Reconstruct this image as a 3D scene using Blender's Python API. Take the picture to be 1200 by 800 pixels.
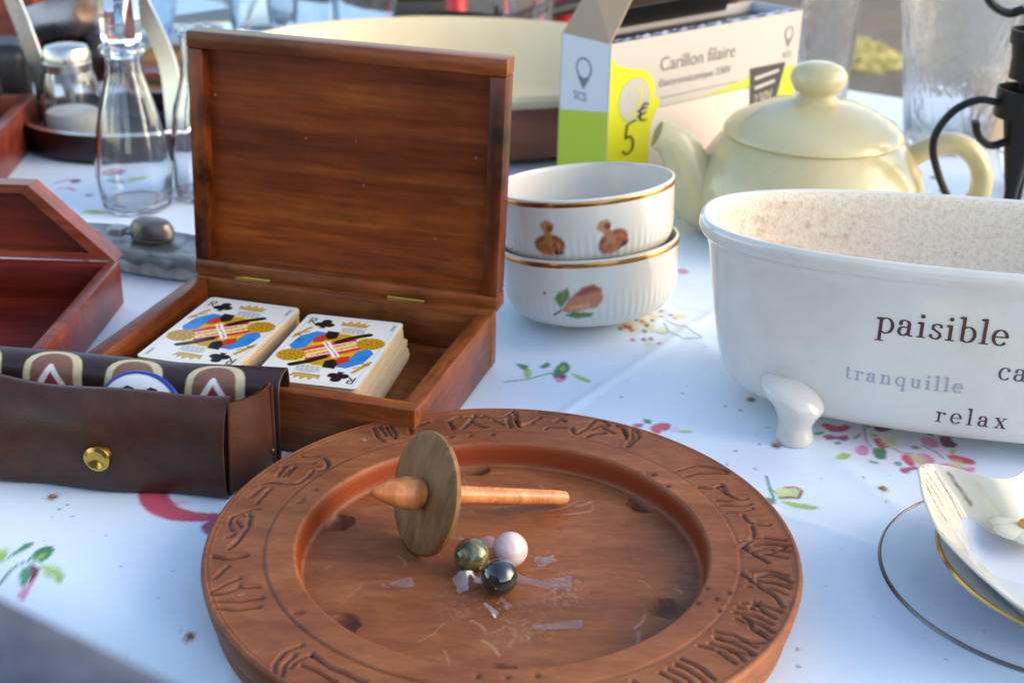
import bpy, bmesh, math, random
import numpy as np
from mathutils import Vector, Matrix, Euler
random.seed(7); RNG = np.random.default_rng(11)
for o in list(bpy.data.objects): bpy.data.objects.remove(o)
SC = bpy.context.scene; COL = SC.collection
R = math.radians
# ------------------------------------------------------------------ camera
cd = bpy.data.cameras.new('camera'); cam = bpy.data.objects.new('camera', cd); COL.objects.link(cam)
p, rl = R(24.0), R(1.2)
F = Vector((0, math.cos(p), -math.sin(p))); X0 = Vector((1, 0, 0)); U0 = X0.cross(F)
RX = X0*math.cos(rl) + U0*math.sin(rl); UP = -X0*math.sin(rl) + U0*math.cos(rl)
M3 = Matrix((RX, UP, -F)).transposed()
cam.matrix_world = Matrix.Translation((0, 0, .345)) @ M3.to_4x4()
cd.sensor_width = 36; cd.lens = 36*1633/1200; cd.clip_start = .02; cd.clip_end = 500
cd.dof.use_dof = True; cd.dof.focus_distance = .66; cd.dof.aperture_fstop = 10.5; cd.dof.aperture_blades = 7
SC.camera = cam
# ------------------------------------------------------------------ sky and sun
SUN_ELEV, SUN_AZ = 22, 96          # azimuth measured clockwise from +Y
W = bpy.data.worlds.new('World'); SC.world = W; W.use_nodes = True
wn = W.node_tree.nodes; sky = wn.new('ShaderNodeTexSky'); sky.sky_type = 'NISHITA'; sky.sun_disc = False
sky.sun_elevation = R(SUN_ELEV); sky.sun_rotation = R(SUN_AZ); sky.air_density = 1.0; sky.dust_density = 1.0; sky.ozone_density = 0.35
W.node_tree.links.new(sky.outputs[0], wn['Background'].inputs[0]); wn['Background'].inputs[1].default_value = .15
sl = bpy.data.lights.new('sun', 'SUN'); sun = bpy.data.objects.new('sun', sl); COL.objects.link(sun)
sl.energy = .72; sl.angle = R(50); sl.color = (1, .80, .56)
sd = Vector((math.sin(R(SUN_AZ))*math.cos(R(SUN_ELEV)), math.cos(R(SUN_AZ))*math.cos(R(SUN_ELEV)), math.sin(R(SUN_ELEV))))
sun.rotation_euler = sd.to_track_quat('Z', 'Y').to_euler()
SC.view_settings.view_transform = 'Standard'; SC.view_settings.look = 'None'
SC.view_settings.exposure = 1.58; SC.view_settings.gamma = 1; SC.view_settings.use_curve_mapping = False
SC.cycles.max_bounces = 10; SC.cycles.transmission_bounces = 10; SC.cycles.transparent_max_bounces = 12
SC.cycles.caustics_reflective = False; SC.cycles.caustics_refractive = True
# ------------------------------------------------------------------ colour and material helpers
def lin(c): c = np.asarray(c, float)/255.; return np.where(c <= .04045, c/12.92, ((c+.055)/1.055)**2.4)
def L4(c): return tuple(lin(c)) + (1.,)
MATS = {}
def mat(name, col=(200, 200, 200), rough=.5, metal=0, **kw):
    m = bpy.data.materials.new(name); m.use_nodes = True
    b = m.node_tree.nodes['Principled BSDF']
    b.inputs['Base Color'].default_value = L4(col); b.inputs['Roughness'].default_value = rough; b.inputs['Metallic'].default_value = metal
    for k, v in kw.items(): b.inputs[k.replace('_', ' ')].default_value = v
    MATS[name] = m; return m
def nd(m, t, **kw):
    n = m.node_tree.nodes.new('ShaderNode'+t)
    for k, v in kw.items():
        if k in n.inputs: n.inputs[k].default_value = v
        else: setattr(n, k, v)
    return n
def lk(m, a, b): m.node_tree.links.new(a, b)
def bsdf(m): return m.node_tree.nodes['Principled BSDF']
def ramp(m, src, stops):
    r = nd(m, 'ValToRGB'); e = r.color_ramp.elements
    while len(e) < len(stops): e.new(.5)
    for i, (q, c) in enumerate(stops): e[i].position = q; e[i].color = c if len(c) == 4 else L4(c)
    lk(m, src, r.inputs[0]); return r.outputs[0]
def mapped(m, scale=(1, 1, 1), rot=(0, 0, 0), loc=(0, 0, 0)):
    t = nd(m, 'TexCoord'); mp = nd(m, 'Mapping'); mp.inputs['Scale'].default_value = scale; mp.inputs['Rotation'].default_value = rot; mp.inputs['Location'].default_value = loc
    lk(m, t.outputs['Object'], mp.inputs[0]); return mp.outputs[0]
def noise(m, vec, scale=5, detail=4, rough=.55, dist=0):
    n = nd(m, 'TexNoise', Scale=scale, Detail=detail, Roughness=rough, Distortion=dist); lk(m, vec, n.inputs['Vector']); return n.outputs['Fac']
def mixc(m, fac, a, b, mode='MIX'):
    n = nd(m, 'Mix', data_type='RGBA', blend_type=mode)
    for i, v in ((0, fac), (6, a), (7, b)):
        if hasattr(v, 'links'): lk(m, v, n.inputs[i])
        else: n.inputs[i].default_value = v if i == 0 else (L4(v) if len(v) == 3 else v)
    return n.outputs[2]
def bump(m, h, strength=.3, dist=.001):
    b = nd(m, 'Bump', Strength=strength, Distance=dist); lk(m, h, b.inputs['Height']); lk(m, b.outputs[0], bsdf(m).inputs['Normal'])
def wood(name, dark, mid, light, scale=(6, 90, 90), rough=.4, coat=.0, attr=None, bs=.15, streak=True, soft=1., wall=False, blot=0, specks=False):
    m = mat(name, mid, rough); bsdf(m).inputs['Specular IOR Level'].default_value = .28
    if coat: bsdf(m).inputs['Coat Weight'].default_value = coat; bsdf(m).inputs['Coat Roughness'].default_value = .18
    v = mapped(m, scale); f = noise(m, v, 1.0, 6, .62, .35)
    c = ramp(m, f, ((.25, dark), (.48, mid), (.72, light)))
    v2 = mapped(m, tuple(s*4.5 for s in scale)); f2 = noise(m, v2, 1.0, 3, .6)
    c = mixc(m, .42*soft, c, ramp(m, f2, ((.33, (120, 112, 104)), (.58, (255, 255, 255)))), 'MULTIPLY')
    if streak:
        v3 = mapped(m, tuple(s*.22 for s in scale), loc=(.3, .7, .1)); f3 = noise(m, v3, 1.0, 2, .5)
        c = mixc(m, .55*soft, c, ramp(m, f3, ((.36, (140, 116, 100)), (.56, (255, 255, 255)))), 'MULTIPLY')
    if specks:
        f5 = nd(m, 'TexVoronoi', Scale=55.0); lk(m, mapped(m, (1, 1, 1)), f5.inputs['Vector']); c = mixc(m, ramp(m, f5.outputs['Distance'], ((.035, (170, 170, 170)), (.06, (0, 0, 0)))), c, (196, 170, 150))
    if blot:
        f4 = noise(m, mapped(m, (14, 14, 14), loc=(.7, .2, .5)), 1.0, 5, .7); c = mixc(m, blot, c, ramp(m, f4, ((.40, (70, 46, 36)), (.56, (255, 255, 255)))), 'MULTIPLY')
    if attr:
        a = nd(m, 'Attribute', attribute_name=attr); c = mixc(m, a.outputs['Fac'], c, attr_dark)
    if wall:
        a = nd(m, 'Attribute', attribute_name='Wall'); c = mixc(m, a.outputs['Fac'], c, (134, 56, 20)); a = nd(m, 'Attribute', attribute_name='Scuff'); c = mixc(m, a.outputs['Fac'], c, (186, 150, 128))
    lk(m, c, bsdf(m).inputs['Base Color'])
    bump(m, f2, bs, .0006)
    r = nd(m, 'MapRange'); r.inputs['To Min'].default_value = rough-.08; r.inputs['To Max'].default_value = rough+.12; lk(m, f, r.inputs['Value']); lk(m, r.outputs[0], bsdf(m).inputs['Roughness'])
    return m
attr_dark = (62, 34, 30)
def painted(name, rough=.4, attr='Col', spec=.5, grain=0, coat=0, fine=None):
    m = mat(name, (255, 255, 255), rough); bsdf(m).inputs['Specular IOR Level'].default_value = spec
    a = nd(m, 'Attribute', attribute_name=attr); c = a.outputs['Color']
    if grain:
        f = noise(m, mapped(m, (1, 1, 1)), grain, 3, .6); c = mixc(m, .5, c, ramp(m, f, ((.3, (215, 215, 215)), (.7, (255, 255, 255)))), 'MULTIPLY')
    lk(m, c, bsdf(m).inputs['Base Color'])
    if coat: bsdf(m).inputs['Coat Weight'].default_value = coat; bsdf(m).inputs['Coat Roughness'].default_value = .06
    if fine: bump(m, noise(m, mapped(m, (1, 1, 1)), fine[0], 2, .5), fine[1], fine[2])
    return m
def glass(name, col=(252, 254, 255), rough=.02, ior=1.48):
    return mat(name, col, rough, Transmission_Weight=1., IOR=ior)
# ------------------------------------------------------------------ geometry helpers
def finish(me, name, mats, parent, smooth, angle):
    if mats is not None:
        for m in (mats if isinstance(mats, (list, tuple)) else [mats]): me.materials.append(m)
    me.polygons.foreach_set('use_smooth', [bool(smooth)]*len(me.polygons))
    if smooth and angle and len(me.polygons) < 60000: me.set_sharp_from_angle(angle=R(angle))
    o = bpy.data.objects.new(name, me); COL.objects.link(o)
    if parent is not None: o.parent = parent
    return o
def tagp(o, label=None, cat=None, group=None, kind=None):
    if label: o['label'] = label
    if cat: o['category'] = cat
    if group: o['group'] = group
    if kind: o['kind'] = kind
    return o
def thing(name, label, cat, loc=(0, 0, 0), rz=0, group=None):
    o = bpy.data.objects.new(name, None); COL.objects.link(o); o.location = loc; o.rotation_euler = (0, 0, rz); o.empty_display_size = .02
    return tagp(o, label, cat, group)
class MB:
    def __init__(s): s.v = []; s.f = []; s.mi = []
    def add(s, vs, fs, mi=0):
        b = len(s.v); s.v += [tuple(map(float, q)) for q in vs]; s.f += [tuple(b+i for i in f) for f in fs]; s.mi += [mi]*len(fs); return s
    def box(s, lo, hi, bev=0., mi=0, M=None, seg=2):
        bm = bmesh.new(); bmesh.ops.create_cube(bm, size=1)
        lo = Vector(lo); hi = Vector(hi); d = hi-lo; c = (lo+hi)/2
        for v in bm.verts: v.co = Vector((v.co.x*d.x, v.co.y*d.y, v.co.z*d.z))+c
        if bev: bmesh.ops.bevel(bm, geom=bm.edges[:], offset=bev, segments=seg, profile=.5, affect='EDGES')
        if M is not None: bmesh.ops.transform(bm, matrix=M, verts=bm.verts)
        bm.verts.index_update(); s.add([v.co for v in bm.verts], [[v.index for v in f.verts] for f in bm.faces], mi); bm.free(); return s
    def lathe(s, prof, n=48, c=(0, 0, 0), mi=0, M=None, closed=False, sx=1, sy=1):
        vs = []; fs = []; rows = []
        for (r, z) in prof:
            if r < 1e-6: rows.append([len(vs)]); vs.append(Vector((0, 0, z)))
            else:
                rows.append(list(range(len(vs), len(vs)+n)))
                for k in range(n): a = 2*math.pi*k/n; vs.append(Vector((r*math.cos(a)*sx, r*math.sin(a)*sy, z)))
        pr = list(zip(rows, rows[1:])) + ([(rows[-1], rows[0])] if closed else [])
        for a, b in pr:
            for k in range(n):
                k2 = (k+1) % n
                if len(a) == 1 and len(b) == 1: continue
                if len(a) == 1: fs.append((a[0], b[k2], b[k]))
                elif len(b) == 1: fs.append((a[k], a[k2], b[0]))
                else: fs.append((a[k], a[k2], b[k2], b[k]))
        c = Vector(c); vs = [(M @ v if M is not None else v)+c for v in vs]
        return s.add(vs, fs, mi)
    def tube(s, pts, rad, n=12, mi=0, caps=True, flat=1., up=None):
        P = [Vector(q) for q in pts]; m = len(P)
        rad = rad if isinstance(rad, (list, tuple)) else [rad]*m
        T = [(P[min(i+1, m-1)]-P[max(i-1, 0)]).normalized() for i in range(m)]
        u = Vector(up) if up is not None else (Vector((0, 0, 1)) if abs(T[0].z) < .9 else Vector((1, 0, 0)))
        vs = []; fs = []
        for i in range(m):
            u = (u - T[i]*u.dot(T[i])).normalized(); w = T[i].cross(u)
            for k in range(n):
                a = 2*math.pi*k/n; vs.append(P[i]+(u*math.cos(a)*flat+w*math.sin(a))*rad[i])
        for i in range(m-1):
            for k in range(n): fs.append((i*n+k, i*n+(k+1) % n, (i+1)*n+(k+1) % n, (i+1)*n+k))
        if caps: fs.append(tuple(range(n))[::-1]); fs.append(tuple((m-1)*n+k for k in range(n)))
        return s.add(vs, fs, mi)
    def prism(s, poly, y0, y1, mi=0, M=None):            # polygon in XZ extruded along Y
        n = len(poly); vs = [Vector((x, y0, z)) for x, z in poly]+[Vector((x, y1, z)) for x, z in poly]
        if M is not None: vs = [M @ v for v in vs]
        fs = [tuple(range(n)), tuple(range(2*n-1, n-1, -1))]+[(i, n+i, n+(i+1) % n, (i+1) % n) for i in range(n)]
        return s.add(vs, fs, mi)
    def grid(s, P, mi=0, wrap=False):
        r, c = len(P), len(P[0]); vs = [q for row in P for q in row]
        fs = [(i*c+j, i*c+(j+1) % c, (i+1)*c+(j+1) % c, (i+1)*c+j) for i in range(r-1) for j in range(c if wrap else c-1)]
        return s.add(vs, fs, mi)
    def build(s, name, mats, parent=None, smooth=True, angle=38, fix=True):
        me = bpy.data.meshes.new(name); me.from_pydata(s.v, [], s.f); me.polygons.foreach_set('material_index', s.mi)
        if fix:
            bm = bmesh.new(); bm.from_mesh(me); bmesh.ops.recalc_face_normals(bm, faces=bm.faces); bm.to_mesh(me); bm.free()
        return finish(me, name, mats, parent, smooth, angle)
def spline(pts, n=40):
    P = [Vector(q) for q in pts]; P = [P[0]*2-P[1]]+P+[P[-1]*2-P[-2]]; out = []
    seg = len(P)-3
    for i in range(n+1):
        t = i/n*seg; k = min(int(t), seg-1); t -= k; a, b, c, d = P[k:k+4]
        out.append(.5*((2*b)+(c-a)*t+(2*a-5*b+4*c-d)*t*t+(3*b-a-3*c+d)*t**3))
    return out
def big_grid(name, V, mats, parent=None, wrap=False, keep=None, attrs=None, flip=False):
    """V: (rows, cols, 3) array -> one quad grid mesh, with optional colour attributes"""
    nr, nc = V.shape[:2]; me = bpy.data.meshes.new(name)
    i = np.arange(nr-1)[:, None]; j = np.arange(nc if wrap else nc-1)[None]; j2 = (j+1) % nc
    Q = np.stack(np.broadcast_arrays(i*nc+j, i*nc+j2, (i+1)*nc+j2, (i+1)*nc+j), -1).reshape(-1, 4)
    if keep is not None: Q = Q[keep.reshape(-1)]
    if flip: Q = Q[:, ::-1]
    me.vertices.add(nr*nc); me.vertices.foreach_set('co', V.astype(np.float32).reshape(-1))
    me.loops.add(Q.size); me.loops.foreach_set('vertex_index', Q.astype(np.int32).reshape(-1))
    me.polygons.add(len(Q)); me.polygons.foreach_set('loop_start', np.arange(0, Q.size, 4, dtype=np.int32)); 
    me.update(calc_edges=True); me.validate()
    for k, a in (attrs or {}).items():
        at = me.color_attributes.new(k, 'FLOAT_COLOR', 'POINT'); c = np.ones((nr*nc, 4), np.float32)
        a = np.asarray(a).reshape(nr*nc, -1); c[:, :3] = a if a.shape[1] == 3 else np.repeat(a, 3, 1); at.data.foreach_set('color', c.reshape(-1))
    return finish(me, name, mats, parent, True, 0)
# ---- painting colour onto dense meshes (printed patterns)
def seg_dist(X, Y, pts):
    d = np.full(X.shape, 1e9)
    for (x0, y0), (x1, y1) in zip(pts, pts[1:]):
        vx, vy = x1-x0, y1-y0; l = vx*vx+vy*vy+1e-12
        t = np.clip(((X-x0)*vx+(Y-y0)*vy)/l, 0, 1); d = np.minimum(d, np.hypot(X-x0-t*vx, Y-y0-t*vy))
    return d
def poly_sd(X, Y, pts):
    ins = np.zeros(X.shape, bool); q = pts+[pts[0]]
    for (x0, y0), (x1, y1) in zip(q, q[1:]):
        c = ((y0 > Y) != (y1 > Y)) & (X < (x1-x0)*(Y-y0)/((y1-y0) if y1 != y0 else 1e-9)+x0); ins ^= c
    d = seg_dist(X, Y, q); return np.where(ins, -d, d)
class Paint:
    def __init__(s, X, Y, base): s.X = X.reshape(-1); s.Y = Y.reshape(-1); s.C = np.tile(np.asarray(base, float), (s.X.size, 1)) if np.ndim(base) == 1 else base
    def _do(s, bb, f, col, soft, alpha, wob):
        x0, x1, y0, y1 = bb; m = 3*soft+wob
        I = np.nonzero((s.X > x0-m) & (s.X < x1+m) & (s.Y > y0-m) & (s.Y < y1+m))[0]
        if not len(I): return
        d = f(s.X[I], s.Y[I])
        if wob: d = d+wob*(np.sin(s.X[I]*1.7+s.Y[I]*.6)*np.sin(s.Y[I]*1.9-s.X[I]*.4))
        a = np.clip(.5-d/(2*soft), 0, 1)*alpha; a = a[:, None]
        c = np.asarray(col); s.C[I] = s.C[I]*(1-a)+c*a
    def poly(s, pts, col, soft=.4, alpha=1, wob=0, rnd=False):
        if rnd:
            for _ in range(2): pts = [q for (a, b), (c_, d_) in zip(pts, pts[1:]+pts[:1]) for q in ((a*.8+c_*.2, b*.8+d_*.2), (a*.2+c_*.8, b*.2+d_*.8))]
        x, y = zip(*pts); s._do((min(x), max(x), min(y), max(y)), lambda X, Y: poly_sd(X, Y, pts), col, soft, alpha, wob)
    def stroke(s, pts, w, col, soft=.3, alpha=1, wob=0):
        x, y = zip(*pts); s._do((min(x)-w, max(x)+w, min(y)-w, max(y)+w), lambda X, Y: seg_dist(X, Y, pts)-w/2, col, soft, alpha, wob)
    def ell(s, cx, cy, rx, ry, col, rot=0, soft=.3, alpha=1, wob=0):
        ca, sa = math.cos(rot), math.sin(rot); m = max(rx, ry)
        def f(X, Y):
            u = (X-cx)*ca+(Y-cy)*sa; v = -(X-cx)*sa+(Y-cy)*ca; return (np.hypot(u/rx, v/ry)-1)*min(rx, ry)
        s._do((cx-m, cx+m, cy-m, cy+m), f, col, soft, alpha, wob)
def vnoise(x, y, s, seed=0):
    r = np.random.default_rng(seed); T = r.random((64, 64)); x = x*s; y = y*s
    xi = np.floor(x).astype(int); yi = np.floor(y).astype(int); fx = x-xi; fy = y-yi; fx = fx*fx*(3-2*fx); fy = fy*fy*(3-2*fy)
    g = lambda a, b: T[a % 64, b % 64]
    return (g(xi, yi)*(1-fx)+g(xi+1, yi)*fx)*(1-fy)+(g(xi, yi+1)*(1-fx)+g(xi+1, yi+1)*fx)*fy
def text_mesh(body, size, depth=0.0):
    cu = bpy.data.curves.new('lettering', 'FONT'); cu.body = body; cu.size = size; cu.extrude = depth; cu.resolution_u = 4
    o = bpy.data.objects.new('lettering', cu); COL.objects.link(o); dg = bpy.context.evaluated_depsgraph_get(); dg.update()
    me = bpy.data.meshes.new_from_object(o.evaluated_get(dg)); bpy.data.objects.remove(o); bpy.data.curves.remove(cu)
    return [v.co.copy() for v in me.vertices], [tuple(q.vertices) for q in me.polygons]
# ------------------------------------------------------------------ traced printed motifs and carving (mm, in the plane of the cloth / tray)
FLOWERS=[('s','G',1.1,[(-225.3,508.8),(-221.7,513.5),(-218.7,519.9),(-212.4,525.0)]),('p','P',[(-212.8,507.7),(-209.4,507.8),(-206.4,518.8),(-205.2,513.4),(-208.2,501.5),(-211.2,503.9)]),('p','D',[(-211.3,521.5),(-207.0,520.7),(-205.5,515.7),(-208.2,509.4)]),('p','G',[(-223.8,524.5),(-220.3,532.8),(-218.4,537.9),(-214.2,538.9),(-215.9,533.0),(-220.7,528.7)]),('p','G',[(-211.7,524.2),(-212.5,530.7),(-210.2,534.9),(-205.4,536.7),(-203.4,530.2),(-205.3,523.6),(-208.3,521.9)]),('p','L',[(-210.0,525.9),(-207.6,530.8),(-206.2,529.3),(-208.1,523.8)]),('p','g',[(-214.1,515.4),(-213.9,520.1),(-210.4,521.5),(-208.8,514.0),(-209.7,508.1),(-212.1,510.0)]),('p','L',[(-207.1,522.3),(-201.3,520.6),(-196.0,517.6),(-192.8,511.5),(-193.4,506.1),(-197.8,512.1),(-202.4,514.3)]),('p','L',[(-230.6,534.1),(-223.9,532.7),(-223.8,524.5),(-226.7,522.8)]),('p','R',[(-181.4,591.3),(-176.5,575.3),(-169.4,566.1),(-157.8,559.7),(-141.8,559.6),(-128.7,563.9),(-129.4,567.8),(-147.6,567.8),(-159.0,573.6),(-168.6,591.9)]),('s','R',4,[(-213.1,598.4),(-198.1,589.8),(-176.7,587.4)]),('p','M',[(-141.8,559.6),(-124.0,571.1),(-119.6,547.0),(-134.7,544.3),(-142.9,553.5)]),('s','G',0.9,[(-3.8,719.2),(10.3,724.1),(22.7,732.8),(26.3,727.7)]),('p','L',[(7.2,738.4),(11.5,737.2),(11.5,727.0),(8.4,724.6),(6.8,731.1)]),('p','G',[(2.1,745.6),(10.3,743.0),(9.0,735.6),(5.9,736.9)]),('p','G',[(15.9,740.3),(21.7,748.7),(23.1,742.2),(19.0,738.4)]),('p','P',[(23.9,730.5),(27.6,732.1),(32.5,729.5),(31.1,722.3),(26.7,719.2),(24.4,724.8)]),('p','D',[(27.6,730.7),(32.3,730.3),(30.5,724.5),(28.1,725.5)]),('p','G',[(25.5,739.3),(30.5,750.0),(34.4,744.2),(33.9,735.4),(29.4,729.3),(25.6,724.8),(23.9,729.1)]),('p','L',[(28.4,738.0),(30.7,744.0),(32.2,739.7),(30.2,734.3)]),('p','L',[(33.9,733.3),(39.9,729.8),(45.8,723.0),(45.1,719.5),(38.5,724.0)]),('d','Y',4,(76.9,810.7)),('d','Y',4,(82.0,814.1)),('d','Y',4,(70.9,794.2)),('d','Y',4,(106.5,815.4)),('d','Y',4,(88.1,809.2)),('d','h',2.5,(74.8,804.4)),('d','h',2.5,(80.8,798.7)),('d','h',2.5,(85.1,792.9)),('d','h',2.5,(75.4,790.5)),('d','h',2.5,(83.5,773.4)),('d','h',2.5,(92.7,789.4)),('d','R',1.5,(95.1,825.2)),('d','D',1.5,(100.5,817.1)),('d','D',1.5,(87.1,817.4)),('d','R',1.5,(82.1,816.1)),('d','D',1.5,(77.4,812.4)),('d','D',1.5,(93.9,811.6)),('d','R',1.5,(102.3,810.0)),('d','D',1.5,(80.2,806.4)),('d','D',1.5,(87.4,801.1)),('d','R',1.5,(80.8,798.7)),('d','D',1.5,(70.0,793.1)),('d','D',1.5,(66.7,791.0)),('d','R',1.5,(73.7,789.4)),('d','D',1.5,(83.3,795.2)),('d','D',1.5,(81.6,788.8)),('d','R',1.5,(73.8,778.7)),('d','D',1.5,(80.5,779.6)),('d','D',1.5,(84.9,780.6)),('d','R',1.5,(89.5,774.7)),('d','D',1.5,(76.9,800.5)),('d','D',1.5,(72.4,792.3)),('s','T',0.7,[(94.4,799.4),(96.7,789.6),(104.7,782.2),(115.7,782.8)]),('s','T',0.7,[(95.7,804.5),(101.5,797.8),(108.3,794.2),(115.9,784.7)]),('s','T',0.6,[(86.4,789.1),(92.6,787.4),(97.5,789.6)]),('p','G',[(72.2,675.9),(76.8,674.8),(75.8,669.8),(72.4,670.9)]),('p','R',[(74.9,666.0),(80.6,672.0),(86.9,671.5),(86.2,664.0),(82.1,663.8),(79.3,657.6),(75.6,661.1)]),('d','G',1.2,(83.3,663.9)),('p','l',[(86.4,666.5),(90.6,667.9),(90.5,661.8),(85.8,660.3)]),('p','L',[(90.1,663.0),(97.5,663.3),(96.7,660.8),(90.4,660.5)]),('p','M',[(65.9,669.3),(71.8,670.8),(71.4,665.8),(66.8,665.6)]),('d','w',18,(191.9,650.7)),('d','w',16,(213.4,643.5)),('d','w',14,(226.8,636.1)),('p','R',[(167.6,673.9),(172.4,675.2),(176.5,671.1),(183.3,674.7),(184.4,670.4),(179.3,665.2),(172.2,664.5)]),('p','M',[(166.9,660.0),(170.7,661.6),(174.1,659.3),(179.6,661.6),(181.1,657.5),(177.0,654.2),(173.7,657.1),(167.8,654.8)]),('p','G',[(161.8,661.9),(169.1,666.0),(167.4,662.5),(162.9,659.8)]),('p','G',[(182.9,658.6),(188.3,665.6),(185.6,659.8),(182.7,656.9)]),('p','L',[(192.2,678.3),(197.8,678.6),(194.2,669.7),(191.0,670.7)]),('p','D',[(197.3,674.2),(207.9,674.7),(206.6,669.2),(199.3,665.7),(196.0,668.7)]),('p','L',[(192.8,665.4),(196.8,663.4),(194.9,659.6),(192.8,661.1)]),('p','R',[(193.1,658.0),(196.8,659.2),(198.5,652.0),(200.5,650.0),(198.4,647.3),(194.1,647.7),(193.1,651.8)]),('p','P',[(180.4,645.1),(185.2,651.4),(189.0,648.5),(186.4,639.3),(181.5,639.1)]),('p','G',[(190.2,647.5),(197.6,647.9),(195.2,635.7),(190.2,634.9),(189.1,640.4)]),('p','L',[(167.4,633.5),(172.4,641.3),(178.4,640.0),(173.5,632.8)]),('p','T',[(184.6,633.3),(187.9,633.4),(190.6,630.6),(187.2,630.1)]),('d','h',4.5,(202.0,654.2)),('p','w',[(205.2,657.5),(212.9,656.8),(211.3,650.5),(204.2,649.2)]),('p','R',[(203.4,640.0),(209.0,641.3),(209.4,631.4),(206.4,627.4),(203.1,633.1)]),('p','P',[(211.0,641.4),(217.2,643.3),(221.0,635.8),(216.5,629.8),(211.5,628.6),(209.4,635.3)]),('d','h',3.4,(211.8,636.4)),('p','M',[(199.5,626.1),(206.7,628.4),(212.2,627.6),(210.7,623.7),(205.9,625.4),(201.9,620.5),(199.0,622.3)]),('p','P',[(218.2,660.2),(226.0,661.6),(227.7,653.3),(223.3,648.0),(218.5,651.9)]),('p','D',[(229.3,662.8),(236.3,663.1),(235.0,656.7),(237.6,653.7),(234.5,649.5),(227.8,650.2)]),('p','R',[(227.3,641.1),(232.4,642.3),(241.4,636.7),(239.7,631.2),(233.5,632.4),(228.5,635.2)]),('p','P',[(221.7,632.9),(227.7,632.2),(232.3,628.5),(239.3,629.8),(237.0,623.3),(225.5,624.3),(221.6,629.0)]),('d','h',3.2,(230.6,632.3)),('p','L',[(230.9,647.3),(234.7,648.5),(232.2,643.3),(230.0,643.2)]),('d','G',2.2,(225.6,665.8)),('s','T',0.7,[(217.5,651.8),(223.2,643.9),(225.3,637.6)]),('s','T',0.7,[(201.2,647.0),(205.4,642.1),(210.2,642.4)]),('p','G',[(210.4,648.8),(213.9,651.0),(216.6,649.1),(212.9,646.9)]),('d','T',2,(199.9,631.0)),('p','G',[(171.2,652.3),(175.0,654.1),(174.5,651.4),(172.3,650.2)]),('d','L',2.5,(179.9,682.6)),('s','T',0.6,[(191.2,669.6),(188.9,654.7),(190.4,648.6)]),('s','T',0.6,[(217.4,622.5),(219.2,620.3)]),('s','G',1.0,[(129.5,614.6),(129.2,599.3),(129.9,593.3)]),('s','G',0.7,[(129.7,601.9),(131.8,597.7)]),('p','g',[(125.4,594.1),(131.0,592.7),(128.9,586.8),(125.3,588.6)]),('p','h',[(132.2,602.7),(139.8,604.7),(145.1,601.6),(141.8,592.5),(135.1,592.2),(131.3,594.4)]),('s','R',1.3,[(137.1,603.9),(142.3,604.5),(144.9,601.2)]),('s','D',1.3,[(132.8,593.4),(138.0,594.6),(142.1,593.8),(144.5,599.9)]),('p','L',[(131.6,591.1),(141.2,589.2),(151.8,585.5),(146.6,582.4),(137.2,584.9)]),('s','P',3,[(-367.7,1066.5),(-360.2,1075.5),(-351.8,1070.4)]),('s','P',3,[(-360.2,1053.1),(-354.1,1055.1),(-347.4,1048.5)]),('d','D',4,(-353.1,1072.0)),('d','T',3,(-332.2,1036.0)),('p','L',[(-327.8,994.0),(-322.3,1002.9),(-304.9,995.5),(-313.8,990.0)]),('d','L',4,(-269.2,1053.8)),('d','P',5,(-260.3,1032.8)),('d','B',5,(351.9,1096.5)),('d','B',7,(370.7,1259.6)),('d','b',4,(353.9,1135.3)),('d','R',6,(429.8,1187.3)),('d','P',5,(427.8,1170.2)),('d','b',4,(386.3,1282.9)),('d','b',4,(392.5,1278.9)),('d','R',3,(401.5,1359.7)),('d','P',4,(440.2,1353.0)),('d','P',4,(116.8,899.7))]
STAINS=[(-218.9,579.1,2.2),(-129.6,471.5,2),(139.6,647.6,2.4),(134.6,701.8,2.2),(185.9,604.1,2.2),(184.2,591.6,0.8),(127.0,688.7,1.2),(117.6,641.0,1.1),(139.0,668.9,0.9),(111.2,626.1,0.9),(125.0,622.3,1.0),(61.9,702.7,1),(97.1,708.7,1),(-212.3,568.3,0.8),(-204.5,562.4,0.8),(-209.9,572.3,0.7),(-149.0,498.2,0.6),(-133.2,447.8,1.2),(119.2,470.3,1),(117.5,459.0,1),(178.5,614.9,0.8),(131.3,649.1,0.9),(151.4,674.5,0.8),(119.2,693.6,0.8),(73.4,963.0,0.5)]
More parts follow.
